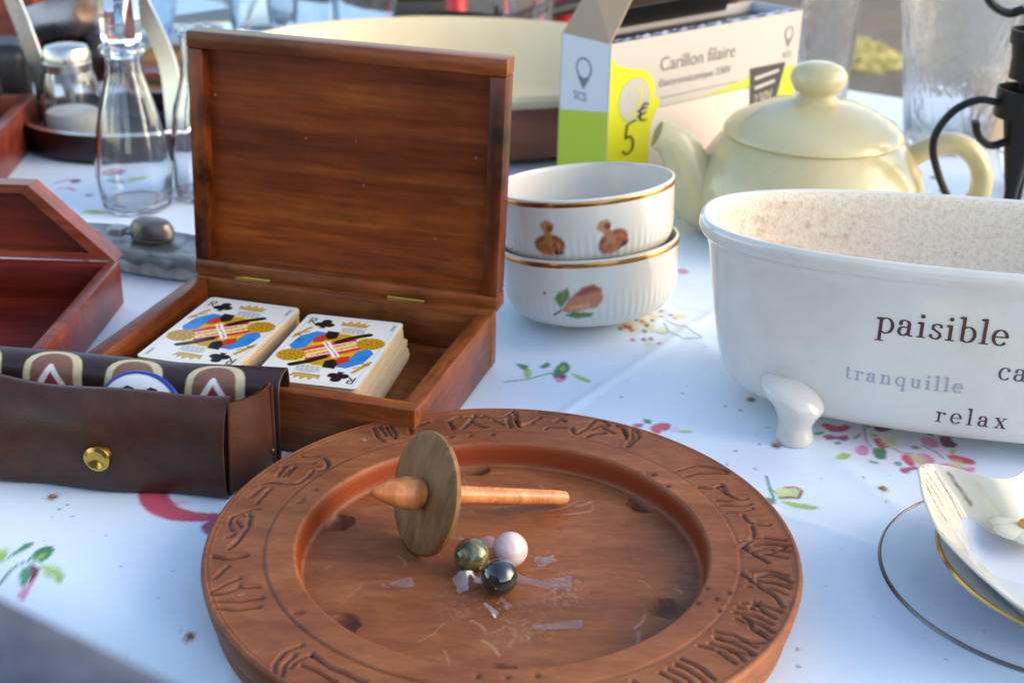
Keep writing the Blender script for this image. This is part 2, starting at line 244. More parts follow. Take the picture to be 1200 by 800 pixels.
CARVE=[[(-96.3,71.1),(-87.6,72.0),(-82.4,65.9),(-83.2,60.1),(-86.4,57.5)],[(-103.7,61.7),(-97.8,64.4),(-89.0,64.8)],[(-104.5,52.0),(-102.7,60.1)],[(-102.1,51.3),(-100.1,58.6)],[(-100.0,53.0),(-98.3,60.3)],[(-111.0,43.8),(-106.0,46.4),(-100.2,44.3),(-94.1,45.3),(-91.0,51.0),(-88.8,57.4)],[(-105.7,40.2),(-108.9,31.7),(-109.5,26.5)],[(-109.7,40.8),(-113.7,33.0)],[(-107.6,22.1),(-111.6,21.2),(-115.5,18.2),(-118.7,15.2)],[(-111.4,18.4),(-109.5,9.9),(-110.9,1.5),(-113.5,-8.1)],[(-118.7,15.2),(-118.1,6.7),(-115.8,4.1)],[(-115.9,12.5),(-112.7,7.0)],[(-117.6,-1.5),(-114.5,1.4)],[(-109.8,15.5),(-113.8,16.8)],[(-120.7,-16.4),(-114.1,-17.5),(-105.6,-14.8)],[(-120.2,-17.0),(-113.3,-17.9),(-106.9,-15.8)],[(-112.1,-4.1),(-114.8,-9.9)],[(-116.1,-31.7),(-114.0,-25.6),(-112.5,-23.5)],[(-115.8,-42.0),(-111.8,-36.7),(-106.1,-31.9)],[(-115.8,-43.9),(-107.9,-41.7),(-105.3,-36.5)],[(-114.5,-48.2),(-105.9,-48.5),(-94.9,-45.6)],[(-112.8,-53.1),(-103.4,-54.0),(-94.6,-51.4)],[(-104.9,-38.4),(-97.7,-38.1)],[(-81.8,-95.2),(-83.0,-87.7),(-80.9,-80.0),(-74.7,-75.8)],[(-76.7,-89.7),(-74.8,-84.2),(-69.9,-80.7)],[(-73.0,-87.4),(-65.6,-92.5),(-59.0,-97.6)],[(-70.4,-81.8),(-60.6,-90.2),(-48.5,-97.2)],[(-79.1,-95.1),(-79.5,-88.7),(-76.5,-82.0)],[(-65.1,101.5),(-63.2,93.7),(-59.0,87.8)],[(-62.3,103.3),(-58.1,93.2)],[(-59.0,103.4),(-56.8,95.6),(-53.5,91.1)],[(-57.4,105.9),(-53.4,93.4)],[(-49.1,104.7),(-43.7,105.7),(-38.7,109.2)],[(-47.1,102.4),(-46.6,96.1)],[(-36.5,110.1),(-32.0,109.5),(-27.6,110.5),(-24.8,114.7),(-21.0,113.2)],[(-28.3,108.8),(-26.1,101.7)],[(-21.3,102.7),(-17.9,110.1),(-15.9,116.8)],[(-17.2,110.2),(-14.1,106.3),(-10.3,104.8)],[(-20.3,114.9),(-17.4,115.9),(-12.9,115.3)],[(-11.4,117.0),(-6.1,113.9),(-0.1,116.7),(3.2,122.6)],[(1.4,116.7),(5.1,114.4),(6.7,105.6)],[(6.7,105.6),(13.4,110.7)],[(1.0,114.2),(2.2,105.4)],[(4.3,121.0),(5.1,116.1)],[(-6.8,112.3),(-0.8,107.7)],[(4.3,114.9),(6.2,105.9)],[(6.9,105.9),(13.9,111.8),(17.1,116.2)],[(15.9,121.8),(24.3,120.0),(31.4,120.4)],[(19.5,103.8),(20.2,106.6),(24.7,106.1),(29.7,105.6)],[(24.8,112.3),(27.4,115.9),(29.3,112.5)],[(32.3,105.7),(34.0,99.7)],[(35.2,99.7),(40.5,106.1),(44.1,114.6)],[(39.5,96.6),(43.5,100.8),(48.5,101.0)],[(42.4,104.8),(46.4,109.1),(50.1,107.9)],[(44.7,114.6),(49.2,113.4),(51.5,109.4)],[(55.3,109.5),(58.8,104.2),(58.8,94.8)],[(57.7,106.9),(60.0,98.8)],[(62.7,105.7),(62.4,96.3),(58.3,87.5)],[(64.5,104.4),(66.0,98.4),(58.9,86.9)],[(47.5,106.4),(53.6,101.2)],[(81.0,64.7),(87.1,69.1),(94.5,70.2),(104.3,64.9)],[(84.5,60.0),(91.3,63.5),(104.1,63.2)],[(89.0,49.9),(94.3,48.5),(99.4,51.9)],[(97.6,50.2),(100.7,44.2),(105.5,39.0),(110.2,40.0)],[(100.1,51.1),(101.4,43.4)],[(97.1,34.2),(103.2,33.7),(111.1,35.5)],[(98.6,27.6),(105.5,28.6),(111.2,31.0)],[(96.2,38.6),(102.2,37.4)],[(105.9,25.7),(107.3,20.0),(111.4,17.3),(116.8,18.2)],[(108.4,17.1),(109.2,10.2),(104.7,1.8),(101.3,-1.1)],[(102.1,-1.0),(106.4,-6.2),(111.1,-12.6)],[(109.1,6.7),(115.7,7.0),(121.3,5.1)],[(107.6,1.9),(115.1,2.8),(120.6,1.0)],[(110.7,-6.0),(116.3,-3.2),(120.4,-0.3)],[(105.4,-22.3),(111.4,-19.6),(117.1,-23.8)],[(98.5,-21.3),(100.9,-23.8),(105.3,-31.6),(109.0,-34.5),(112.1,-44.5)],[(105.4,-22.3),(111.3,-20.2),(117.4,-25.6)],[(104.9,-25.5),(111.5,-27.7),(117.0,-28.1)],[(101.1,-41.4),(104.1,-48.3)],[(99.2,-45.0),(103.2,-41.3)],[(93.8,-54.4),(96.8,-56.5)],[(95.0,-50.9),(97.8,-54.2),(97.0,-59.9),(101.8,-63.0)],[(82.5,-64.8),(88.1,-67.3),(93.3,-67.1),(100.9,-68.5)],[(82.7,-73.4),(88.4,-74.3),(95.3,-75.6)],[(99.5,-60.9),(102.6,-66.3)]]
RIM_PITS=[(-85.1,39.5),(-89.6,30.2),(-90.8,28.0),(-80.1,-55.6),(-78.0,-55.5),(-26.8,93.0),(-17.4,94.6),(-6.5,96.3),(66.7,60.2),(69.3,59.7),(68.7,60.1),(74.4,71.0),(74.8,49.3),(83.0,-33.1),(91.6,-35.8),(85.9,-40.2),(78.0,-43.4),(86.2,-48.4),(-7.9,-92.7),(2.9,-93.1),(13.7,-91.7)]
DIMPLES=[(-14.3,82.9),(64.0,52.3),(-74.1,31.0),(-63.0,-45.9),(67.4,-30.6),(1.6,-77.0)]
# ================================================================== GROUND
gm = mat('trodden_earth', (120, 112, 104), .9)
v = mapped(gm, (1, 1, 1)); f = noise(gm, v, .55, 6, .6); f2 = noise(gm, v, 14, 5, .7)
c = ramp(gm, f, ((.38, (112, 98, 84)), (.52, (132, 116, 98)), (.66, (148, 130, 100))))
c = mixc(gm, .6, c, ramp(gm, f2, ((.3, (140, 140, 140)), (.7, (255, 255, 255)))), 'MULTIPLY'); lk(gm, c, bsdf(gm).inputs['Base Color']); bump(gm, f2, .5, .02)
mb = MB(); mb.grid([[(x, y, -.75) for x in np.linspace(-150, 150, 9)] for y in np.linspace(-120, 300, 9)]); mb.build('ground', gm)['kind'] = 'structure'
gr = mat('sunlit_yellow', (222, 208, 140), .9); gs = MB();  # pale yellow tufts whose colour stands in for sunlight on the ground
for k in range(900):
    a = random.uniform(0, 6.28); q = math.sqrt(random.random()); x = 1.24+.15*q*math.cos(a); y = 5.10+.30*q*math.sin(a); h = random.uniform(.008, .025); t = random.uniform(0, 6.28); dx, dy = .012*math.cos(t), .012*math.sin(t)
    gs.add([(x-dx, y-dy, -.75), (x+dx, y+dy, -.75), (x+random.uniform(-.03, .03), y+random.uniform(-.03, .03), -.75+h)], [(0, 1, 2)])
tagp(gs.build('sunlit_patch', gr, fix=False), 'pale yellow tufts coloured as a sunlit patch of bare ground beyond the table', 'sunlit_patch', kind='stuff')
# ================================================================== TABLE
AU = Vector((.846, -.533, 0)); AN = Vector((.533, .846, 0)); D0, D1 = .292, 1.41
tw = wood('table_boards', (120, 90, 60), (150, 115, 80), (172, 138, 100), (3, 40, 40), .6)
tab = thing('table', 'long trestle table under the flowered cloth', 'table', (0, 0, -.75))
MT = Matrix((AU, AN, Vector((0, 0, 1)))).transposed().to_4x4()
mb = MB(); mb.box((-2.1, D0+.075, .717), (1.1, D1-.004, .744), .003, M=MT); mb.build('tabletop', tw, tab)
for u in (-1.95, -.98, .95):
    for d in (D0+.25, D1-.1): mb = MB(); mb.box((u-.025, d-.025, 0), (u+.025, d+.025, .717), .003, M=MT); mb.build('leg', tw, tab)
# ---- cloth
def bump_xy(x, y):
    h = .0013*(vnoise(x, y, 9, 3)-.5)+.0030*(vnoise(x, y, 4, 5)-.5)+.0004*(vnoise(x, y, 34, 15)-.5)
    for (nx, ny, c0, w_, a_) in ((.846, -.533, -.335, .0035, .0011), (.533, .846, .560, .004, .0009), (.93, .37, .395, .006, .0009), (.60, .80, .735, .005, .0010)): q_ = (x*nx+y*ny-c0-.004*np.sin((x*ny-y*nx)*14))/w_; h = h+a_*np.exp(-q_*q_)*(.4+.6*vnoise(x, y, 6, 23))
    # soft crease running from the wooden box to behind the white planter
    t = (x*.35+y*.94); s0 = .778+.012*np.sin(x*9); h = h+.0022*np.exp(-((t-s0)/.012)**2)*np.exp(-((x-.06)/.10)**2)
    h = h+.0045*np.exp(-(((x-.066)/.032)**2+((y-.804)/.022)**2))
    return h
def cloth_h(x, y): return bump_xy(np.asarray(x, float), np.asarray(y, float))
s_in = np.arange(-.47, .4701, .00115); s_l = np.linspace(-2.2, -.48, 60); s_r = np.linspace(.48, 1.7, 40)
rows = [];
for q in np.linspace(-.20, -.046, 30): rows.append(('n', q))
for a in np.linspace(0, 90, 26)[:-1]: rows.append(('a', a))
dd = np.concatenate([np.arange(D0+.044, .88, .00125), np.arange(.88, D1-.011, .0026)])
for q in dd: rows.append(('f', q))
for a in np.linspace(0, 90, 7): rows.append(('b', a))
for q in np.linspace(-.03, -.4, 14): rows.append(('m', q))
V = np.zeros((len(rows), len(s_l)+len(s_in)+len(s_r), 3)); rr = .010
for i, (k, q) in enumerate(rows):
    if k == 'n': d, z = D0, q
    elif k == 'a': d, z = D0+.044-.044*math.cos(R(q)), -.044+.044*math.sin(R(q))
    elif k == 'f': d, z = q, 0
    elif k == 'b': d, z = D1-rr+rr*math.sin(R(q)), -rr+rr*math.cos(R(q))
    else: d, z = D1, q
    c0 = -.63*d
    u = np.concatenate([np.linspace(-2.14, c0-.48, len(s_l)), c0+s_in, np.linspace(c0+.48, 1.14, len(s_r))])
    dq = d
    if k in 'nm': 
        fold = .008*np.sin(u*23+1)+.005*np.sin(u*41); amt = min(1, abs(z)/.2); dq = d+(fold*.5*amt+.30*max(0, abs(z)-.044) if k == 'n' else (fold+.02)*amt)
    V[i, :, 0] = u*AU.x+dq*AN.x; V[i, :, 1] = u*AU.y+dq*AN.y; V[i, :, 2] = z
flat = np.clip(1+V[:, :, 2]/.01, 0, 1); V[:, :, 2] += flat*cloth_h(V[:, :, 0], V[:, :, 1])
X = V[:, :, 0]*1000; Y = V[:, :, 1]*1000
base = np.tile(lin((230, 242, 250)), (X.size, 1))
n1 = vnoise(X/1000, Y/1000, 16, 8).reshape(-1, 1); n2 = vnoise(X/1000, Y/1000, 30, 9).reshape(-1, 1); n3 = vnoise(X/1000, Y/1000, 13, 19).reshape(-1, 1)
a = np.clip((n1*.6+n2*.4-.52)*3, 0, 1)*.30; base = base*(1-a)+lin((206, 200, 226))*a
a = np.clip((n3-.6)*3, 0, 1)*.35; base = base*(1-a)+lin((205, 218, 240))*a
PT = Paint(X, Y, base)
PAL = dict(G=(44, 122, 70), g=(60, 140, 92), L=(158, 190, 84), h=(205, 212, 140), K=(30, 30, 30), R=(206, 62, 86), M=(166, 66, 98), D=(116, 28, 52), P=(222, 134, 168), w=(238, 214, 226), l=(222, 200, 228), Y=(232, 200, 140), T=(92, 140, 124), B=(70, 74, 84), b=(60, 84, 130))
for it in FLOWERS:
    col = lin(PAL[it[1]])
    if it[0] == 'p': PT.poly(it[2], col, .8, .92, .3, True); PT.poly([(x*.55+.45*it[2][0][0], y*.55+.45*it[2][0][1]) for x, y in it[2]], np.minimum(col*1.5+.02, 1), 1.6, .35, .5, True)
    elif it[0] == 's': PT.stroke(it[3], it[2]+.3, col, .5, .9, .1)
    elif it[0] == 'd':
        sft = 6 if it[1] == 'w' else (2.5 if it[1] in 'Yh' else .7); PT.ell(it[3][0], it[3][1], it[2], it[2]*1.25, col, soft=sft, alpha=.5 if it[1] == 'w' else .85, wob=.3)
for x, y, r in STAINS:
    if r > 1.6: PT.ell(x, y, r*1.3, r*1.8, lin((196, 160, 110)), soft=.9, alpha=.6, wob=.6); PT.ell(x, y, r*.8, r*.9, lin((96, 62, 34)), soft=.8, alpha=.85, wob=.7)
    else: PT.ell(x, y, r*.7, r*.9, lin((70, 64, 62)), soft=.5, alpha=.8, wob=.3)
rs = np.random.default_rng(5)
for k in range(420):
    y = rs.uniform(430, 1250); x = rs.uniform(-.42, .42)*y; r = rs.uniform(.25, .7); PT.ell(x, y, r, r, lin((96, 88, 88)), soft=.5, alpha=rs.uniform(.2, .65), wob=.2)
# small repeat of the printed sprigs further back and to the sides
for (x, y) in ((-330, 1085), (-150, 985), (120, 1040), (300, 1010), (340, 890), (470, 1080), (330, 480), (-330, 560), (-420, 800)):
    for k in range(5):
        a = k*1.26+x; PT.ell(x+7*math.cos(a), y+7*math.sin(a), 4.5, 4.5, lin(PAL['RPDMR'[k]]), soft=1, alpha=.8, wob=.4)
    PT.ell(x, y, 3, 3, lin(PAL['h']), soft=1); PT.stroke([(x, y-8), (x+14, y-22), (x+26, y-26)], 1.5, lin(PAL['G']), .5); PT.ell(x+28, y-16, 9, 4, lin(PAL['L']), rot=.6, soft=1, wob=.4); PT.ell(x+12, y-28, 8, 3.5, lin(PAL['G']), rot=-.5, soft=1, wob=.4)
cm = painted('printed_oilcloth', .42, spec=.4, fine=(1500, .3, .0005))
cl = big_grid('tablecloth', V, cm, attrs={'Col': PT.C}, flip=False)
tagp(cl, 'white tablecloth printed with small red and pink flower sprigs', 'tablecloth')
# ================================================================== CARVED GAME TRAY
attr_dark = (46, 27, 30)
wm = wood('tray_wood', (124, 67, 34), (147, 85, 46), (162, 100, 58), (22, 60, 60), .52, .04, attr='Dirt', bs=.10, soft=.6, wall=True)
tray = thing('game_tray', 'round carved wooden game tray in the foreground with a sunken playing floor', 'tray', (-.0022, .5083, 0.0))
NT = 1700; th = np.linspace(0, 2*math.pi, NT, endpoint=False)
prof = [(.0, .0035), (.03, .0035), (.06, .0035)]
lower = [(.0, .0022), (.100, .0022), (.113, .0014), (.1190, .0018), (.1222, .0045), (.1226, .0085), (.1212, .0102), (.1212, .0112), (.1238, .0125), (.1250, .0165), (.1258, .021), (.1262, .0238), (.1258, .0252), (.1246, .026)]
top = [(r, .026) for r in np.arange(.1242, .0885, -.00048)]
top += [(.0882, .0259), (.0876, .0255), (.0870, .0245), (.0866, .022), (.0864, .018), (.0860, .0158), (.0852, .0147)]
top += [(r, .0142) for r in np.arange(.0842, .012, -.0009)]+[(.006, .0142), (.0, .0142)]
pr = np.array(lower+top); RR = pr[:, 0][:, None]*np.ones(NT); ZZ = pr[:, 1][:, None]*np.ones(NT)
XX = RR*np.cos(th); YY = RR*np.sin(th); xm, ym = XX*1000, YY*1000; dirt = np.zeros_like(XX)
istop = np.zeros(len(pr), bool); istop[len(lower):] = True; istop = istop[:, None] & (ZZ > .0257) & np.ones_like(XX, bool)
onfloor = np.zeros(len(pr), bool); onfloor[len(lower):] = True; onfloor = onfloor[:, None] & (ZZ < .0146) & np.ones_like(XX, bool)
def chaikin(L, n=2):
    for _ in range(n):
        o = [L[0]]
        for (a, b), (c_, d_) in zip(L, L[1:]): o += [(a*.75+c_*.25, b*.75+d_*.25), (a*.25+c_*.75, b*.25+d_*.75)]
        L = o+[L[-1]]
    return L
def carve(line, w, dep, dk, mask):
    x, y = zip(*line); I = np.nonzero((xm > min(x)-4) & (xm < max(x)+4) & (ym > min(y)-4) & (ym < max(y)+4) & mask)
    if not len(I[0]): return
    px, py = xm[I], ym[I]
    d = seg_dist(px+.18*np.sin(py*.7), py+.18*np.sin(px*.6+1), chaikin(line)); g = np.exp(-(d/w)**2); g2 = np.exp(-((d-w*1.5)/(w*.9))**2)
    ZZ[I] -= dep*g-dep*.18*g2; dirt[I] = np.maximum(dirt[I], dk*np.maximum(np.exp(-(d/(w*.8))**2), .30*np.exp(-(d/(w*2.6))**2))*(.65+.35*vnoise(px, py, .45, 31)))
for ln in CARVE: carve(ln, random.uniform(.8, 1.3), .0009, random.uniform(.75, 1), istop)
# carving of the near part of the rim, cut off by the picture edge: same kind of leaf strokes
for k in range(9):
    a = R(-108+k*13)
    for j in range(4):
        r0 = 103+4*random.random(); aa = a+R(j*2.2); carve([(r0*math.cos(aa), r0*math.sin(aa)), ((r0+8)*math.cos(aa+.02), (r0+8)*math.sin(aa+.02)), ((r0+16)*math.cos(aa-.01+.03*random.random()), (r0+16)*math.sin(aa))], .9, .001, .75, istop)
# slightly sunk carved zone, engraved rings
zone = np.clip((RR-.1005)/.0006, 0, 1)*np.clip((.1228-RR)/.0008, 0, 1)*istop
ZZ -= .0005*zone*(.85+.3*vnoise(XX, YY, 160, 4)); dirt[:] = np.maximum(dirt, .16*zone*vnoise(XX, YY, 120, 6))
for r0, dp in ((.1004, .0006), (.1232, .0004)): g = np.exp(-((RR-r0)/.0006)**2)*istop; ZZ -= dp*g; dirt[:] = np.maximum(dirt, .42*g)
for x, y in RIM_PITS:
    d = np.hypot(xm-x, ym-y); g = np.exp(-(d/1.3)**2)*(RR < .0995)*istop; ZZ -= .0008*g; dirt[:] = np.maximum(dirt, .65*g)
for x, y in DIMPLES:
    ra = math.hypot(x, y); er = ((xm-x)*x+(ym-y)*y)/ra; et = ((xm-x)*-y+(ym-y)*x)/ra; d = np.hypot(er*np.where(er > 0, .80, 1.05), et*(1+.25*np.clip(er/6, 0, 1)))+.5*np.sin(er*.9+et*.7); g = np.clip(1-(d/7.2)**2, 0, 1)**.8*onfloor; ZZ -= .0030*g; ring = np.exp(-((d-6.4)/1.1)**2)*onfloor; dirt[:] = np.maximum(dirt, np.maximum(.55*g**.5, .45*ring))
for k in range(14):      # knife scratches and scuffs on the floor
    a = RNG.uniform(0, 6.28); r0 = RNG.uniform(5, 70); t = RNG.uniform(0, 3.14); l = RNG.uniform(3, 14); x, y = r0*math.cos(a), r0*math.sin(a)
    carve([(x, y), (x+l*math.cos(t), y+l*math.sin(t))], .5, .0002, .25, onfloor)
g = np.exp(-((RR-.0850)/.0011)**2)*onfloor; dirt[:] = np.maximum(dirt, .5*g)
dirt = np.maximum(dirt, .34*np.clip(vnoise(XX, YY, 34, 12)*1.6-.7, 0, 1)*(.3+.7*np.clip((RR-.03)/.05, 0, 1))*onfloor)
wallA = np.clip((ZZ-.0147)/.001, 0, 1)*np.clip((.0252-ZZ)/.001, 0, 1)*((RR > .0845) & (RR < .0885))*(np.arange(len(pr)) >= len(lower))[:, None]
scuff = np.zeros_like(XX)
for k in range(46):
    a = RNG.uniform(0, 6.28); r0 = 80*math.sqrt(RNG.random()); t = RNG.uniform(0, 3.14); l = RNG.uniform(2, 16)*.5; x, y = r0*math.cos(a), r0*math.sin(a); w_ = RNG.uniform(.25, .8)
    if k >= 38: a = RNG.uniform(0, 6.28); x, y = 112*math.cos(a), 112*math.sin(a); l = 1
    ln = [(x-l*math.cos(t), y-l*math.sin(t)), (x+.5, y), (x+l*math.cos(t+.25), y+l*math.sin(t+.25))]
    I = np.nonzero((np.abs(xm-x) < 12) & (np.abs(ym-y) < 12)); scuff[I] = np.maximum(scuff[I], RNG.uniform(.2, .55)*np.exp(-(seg_dist(xm[I], ym[I], ln)/w_)**2))
for x, y, rr_, k_ in ((24, -20, 9, .5), (28, -12, 7, .4), (-30, 18, 10, .22), (10, -45, 12, .25), (-15, -30, 12, .2)):
    d = np.hypot(xm-x, ym-y); scuff = np.maximum(scuff, k_*np.exp(-(d/rr_)**2)*np.clip(vnoise(XX, YY, 900, 21)*2.2-.9, 0, 1)*onfloor)
TV = np.stack([XX, YY, ZZ], -1)
big_grid('tray_body', TV, wm, tray, wrap=True, attrs={'Dirt': dirt, 'Wall': wallA, 'Scuff': scuff})
# ================================================================== SPINNING TOP
C0 = Vector((-.0358, .5227, .0397)); ax = Vector((.8305, .477, -.288)).normalized()
topo = thing('spinning_top', 'wooden spinning top with a flat round disc lying tipped in the tray', 'spinning top', C0)
Q = Vector((0, 0, 1)).rotation_difference(ax).to_matrix().to_4x4()
dm = wood('top_disc_wood', (100, 66, 38), (138, 98, 58), (160, 120, 78), (60, 60, 10), .6, bs=.2); sm = wood('top_shaft_wood', (186, 104, 54), (212, 132, 76), (226, 156, 98), (60, 60, 8), .35, .2, streak=False)
mb = MB(); mb.lathe([(0, -.0019), (.0254, -.0019), (.0264, -.0015), (.0270, -.0008), (.0270, .0009), (.0264, .0016), (.0250, .0019), (0, .0019)], 96, M=Q); mb.build('disc', dm, topo)
mb = MB(); mb.lathe([(0, .0023), (.0043, .0023), (.0043, .004), (.0039, .020), (.0036, .05), (.0034, .070), (.0030, .0745), (.0017, .0758), (0, .0762)], 28, M=Q); mb.build('shaft', sm, topo)
mb = MB(); mb.lathe([(0, -.0275), (.0012, -.0268), (.0036, -.0225), (.0058, -.0165), (.0070, -.011), (.0073, -.0075), (.0068, -.0045), (.0058, -.0024), (0, -.0023)], 36, M=Q); mb.build('knob', sm, topo)
# ================================================================== MARBLES
def stone(name, stops, rough, scale, coat=.6):
    m = mat(name, (100, 100, 100), rough); f = noise(m, mapped(m, (1, 1, 1)), scale, 5, .6, 1.2); lk(m, ramp(m, f, stops), bsdf(m).inputs['Base Color']); bsdf(m).inputs['Coat Weight'].default_value = coat; bsdf(m).inputs['Coat Roughness'].default_value = .04; return m
def marble(x, y, m, label):
    mb = MB(); n = 20; mb.lathe([(.0077*math.sin(math.pi*k/n), -.0077*math.cos(math.pi*k/n)) for k in range(n+1)], 40)
    o = mb.build('marble', m); o.location = (x, y, .0142+.0077); tagp(o, label, 'marble', 'stone marbles in the tray')
marble(-.0151, .5022, stone('green_agate', ((.36, (44, 58, 44)), (.5, (84, 92, 62)), (.6, (150, 120, 60)), (.72, (70, 84, 70))), .2, 130), 'mottled green and ochre stone marble beside the pink one')
marble(.0010, .5075, stone('rose_quartz', ((.35, (206, 180, 176)), (.65, (226, 204, 200))), .22, 90), 'pale pink quartz marble behind the black one')
marble(-.0032, .4865, stone('black_hematite', ((.4, (18, 22, 22)), (.66, (52, 58, 52))), .12, 110, 1), 'shiny black stone marble nearest the front of the tray')
pm = mat('clear_film', (236, 236, 238), .10, Alpha=.13, Specular_IOR_Level=1.0, Coat_Weight=.0); _t = nd(pm, 'BsdfTransparent'); _g = nd(pm, 'BsdfGlossy', Roughness=.12); _m = nd(pm, 'MixShader', Fac=.10); lk(pm, _t.outputs[0], _m.inputs[1]); lk(pm, _g.outputs[0], _m.inputs[2]); lk(pm, _m.outputs[0], pm.node_tree.nodes['Material Output'].inputs[0]); bump(pm, noise(pm, mapped(pm, (1, 1, 1)), 400, 3, .6), .8, .001)
def film(x, y, w, l, rz, lift, label, seed):
    r = random.Random(seed); P = []
    nx, ny = 9, 6
    for i in range(ny):
        row = []
        for j in range(nx):
            u, q = j/(nx-1)-.5, i/(ny-1)-.5; e = 1-.5*abs(u)*r.random()
            row.append((u*l+r.uniform(-.04, .04)*l, q*w*e+r.uniform(-.06, .06)*w, .0004+lift*(.5+.5*math.sin(u*5+seed))*abs(q+.5)+r.random()*.0009))
        P.append(row)
    mb = MB(); mb.grid(P); b = [tuple(Vector(q)+Vector((0, 0, .00012))) for row in P for q in row]
    mb.add(b, [(i*nx+j, (i+1)*nx+j, (i+1)*nx+j+1, i*nx+j+1) for i in range(ny-1) for j in range(nx-1)])
    o = mb.build('plastic_scrap', pm, fix=False); o.location = (x, y, .0144); o.rotation_euler = (0, 0, rz); tagp(o, label, 'plastic scrap', 'torn scraps of clear plastic in the tray')
film(-.0115, .4915, .006, .022, .5, .006, 'long crumpled strip of clear plastic wrapped around the green and black marbles', 3)
film(.0125, .4925, .0045, .028, -.25, .005, 'thin clear plastic shred reaching right from the black marble', 5)
film(.004, .4700, .0035, .016, .05, .001, 'flat pale plastic sliver lying in front of the marbles', 6) if False else film(.0205, .4625, .004, .020, .12, .0012, 'flat pale plastic sliver lying right of centre in front of the marbles', 6)
film(-.009, .5210, .006, .013, .3, .003, 'small bright plastic chip right behind the green marble', 8)
film(.0165, .5090, .005, .010, .6, .002, 'small plastic flake right of the pink marble', 9)
film(-.0035, .4735, .007, .011, .9, .004, 'curled plastic bit in front of the black marble', 10)
film(-.0455, .4890, .004, .013, .2, .002, 'small plastic curl left of the marbles, below the top', 12)
# ================================================================== PLAYING CARD BOX
bwx = wood('box_wood_along', (104, 50, 20), (136, 72, 30), (164, 94, 46), (7, 75, 75), .36, .1, bs=.1, blot=.4); bwy = wood('box_wood_across', (104, 52, 24), (138, 72, 32), (166, 94, 46), (75, 7, 75), .38, .1, bs=.1, blot=.4)
lidm = wood('lid_wood', (92, 34, 6), (138, 60, 12), (166, 86, 24), (6, 80, 80), .38, .06, bs=.1, blot=.22, specks=True); edgew = wood('lid_edge_wood', (64, 28, 12), (126, 58, 20), (156, 82, 34), (60, 60, 7), .36, .1, blot=.9)
BW, BD, BH, T = .189, .137, .034, .0095
box = thing('card_box', 'open brown wooden box with its lid raised, holding two packs of cards', 'box', (-.1, .7674, 0.0012), R(-16))
mb = MB(); x0, x1 = -BW/2, BW/2
mb.box((x0, -T, .0), (x1, 0, BH), .0012); mb.build('long_wall', bwx, box); mb = MB(); mb.box((x0, -BD, 0), (x1, -BD+T, BH), .0012)
mb.build('long_wall', bwx, box)
mb = MB(); mb.box((x0+.0003, -BD+T+.0001, .0003), (x0+T, -T-.0001, BH-.0004), .0010); mb.build('side_wall', bwy, box); mb = MB(); mb.box((x1-T, -BD+T+.0001, .0003), (x1-.0003, -T-.0001, BH-.0004), .0010); mb.build('side_wall', bwy, box)
mb = MB(); mb.box((x0+T, -BD+T, .0005), (x1-T, -T, .0095)); mb.build('floor', bwx, box)
brass = mat('old_brass', (176, 140, 70), .35, 1)
LID = Matrix.Translation((0, -.0035, BH-.0012)) @ Matrix.Rotation(R(2.2), 4, 'Z') @ Matrix.Rotation(R(.9), 4, 'Y') @ Matrix.Rotation(R(-2.5), 4, 'X')
LH, LD = .1455, .0165
lid = bpy.data.objects.new('lid', None); COL.objects.link(lid); lid.parent = box; lid.matrix_local = LID; lid.empty_display_size = .01
def frame_parts(parent):
    a, b = x0, x1
    mb = MB(); mb.box((a, 0, LH-T), (b, LD, LH), .0011); mb.build('top_rail', bwx, parent)
    mb = MB(); mb.box((a, 0, 0), (b, LD, T), .0011); mb.build('hinge_rail', bwx, parent)
    for s in (0, 1):
        mb = MB(); mb.box((a+.0003 if s == 0 else b-T, .0003, T+.0001), (a+T if s == 0 else b-.0003, LD-.0003, LH-T-.0001), .0009); mb.build('side_rail', edgew, parent)
    mb = MB(); mb.box((a+T-.001, LD-.0075, T-.001), (b-T+.001, LD-.0012, LH-T+.001)); mb.build('panel', lidm, parent)
frame_parts(lid)
for xh in (-.057, .041):
    mb = MB(); mb.box((xh-.011, -.0075, BH-.0006), (xh+.011, -.0040, BH+.0006), .0002); mb.tube([(xh-.0115, -.0050, BH+.0009), (xh+.0115, -.0050, BH+.0009)], .0011, 8); mb.build('hinge', brass, box)
# ---- card face painted as a dense colour mesh
CW, CH = .057, .0885
gx = np.linspace(0, 57, 150); gy = np.linspace(0, 88.5, 232); GX, GY = np.meshgrid(gx, gy)
cp = Paint(GX, GY, lin((226, 224, 214)))
def both(fn):
    for s in (0, 1): fn((lambda u, v: (u*57, v*88.5)) if s == 0 else (lambda u, v: ((1-u)*57, (1-v)*88.5)), math.pi*s)
INK, GOLD, RED, BLU, GRY = lin((22, 20, 22)), lin((196, 146, 20)), lin((206, 50, 26)), lin((36, 130, 200)), lin((150, 148, 150))
def pl(pts, c, **k): both(lambda f, a: (cp.poly([f(*q) for q in pts], c, .25, **k), cp.stroke([f(*q) for q in pts+pts[:1]], .32, INK, .2, .75)))
def stk(pts, w, c, **k): both(lambda f, a: cp.stroke([f(*q) for q in pts], w, c, .22, **k))
def el(u, v, rx, ry, c, rot=0, **k): both(lambda f, a: cp.ell(*f(u, v), rx, ry, c, rot=rot, soft=.25, **k))
cp.stroke([(2.6, 2.6), (54.4, 2.6), (54.4, 85.9), (2.6, 85.9), (2.6, 2.6)], .18, GRY, .2)
el(.57, .205, 6.5, 6, lin((206, 204, 200)))
for k in range(16): stk([(.44+.016*k, .155+.004*(k % 3)), (.46+.016*k+.01*math.sin(k*2), .25+.01*math.sin(k*3))], .28, GRY)
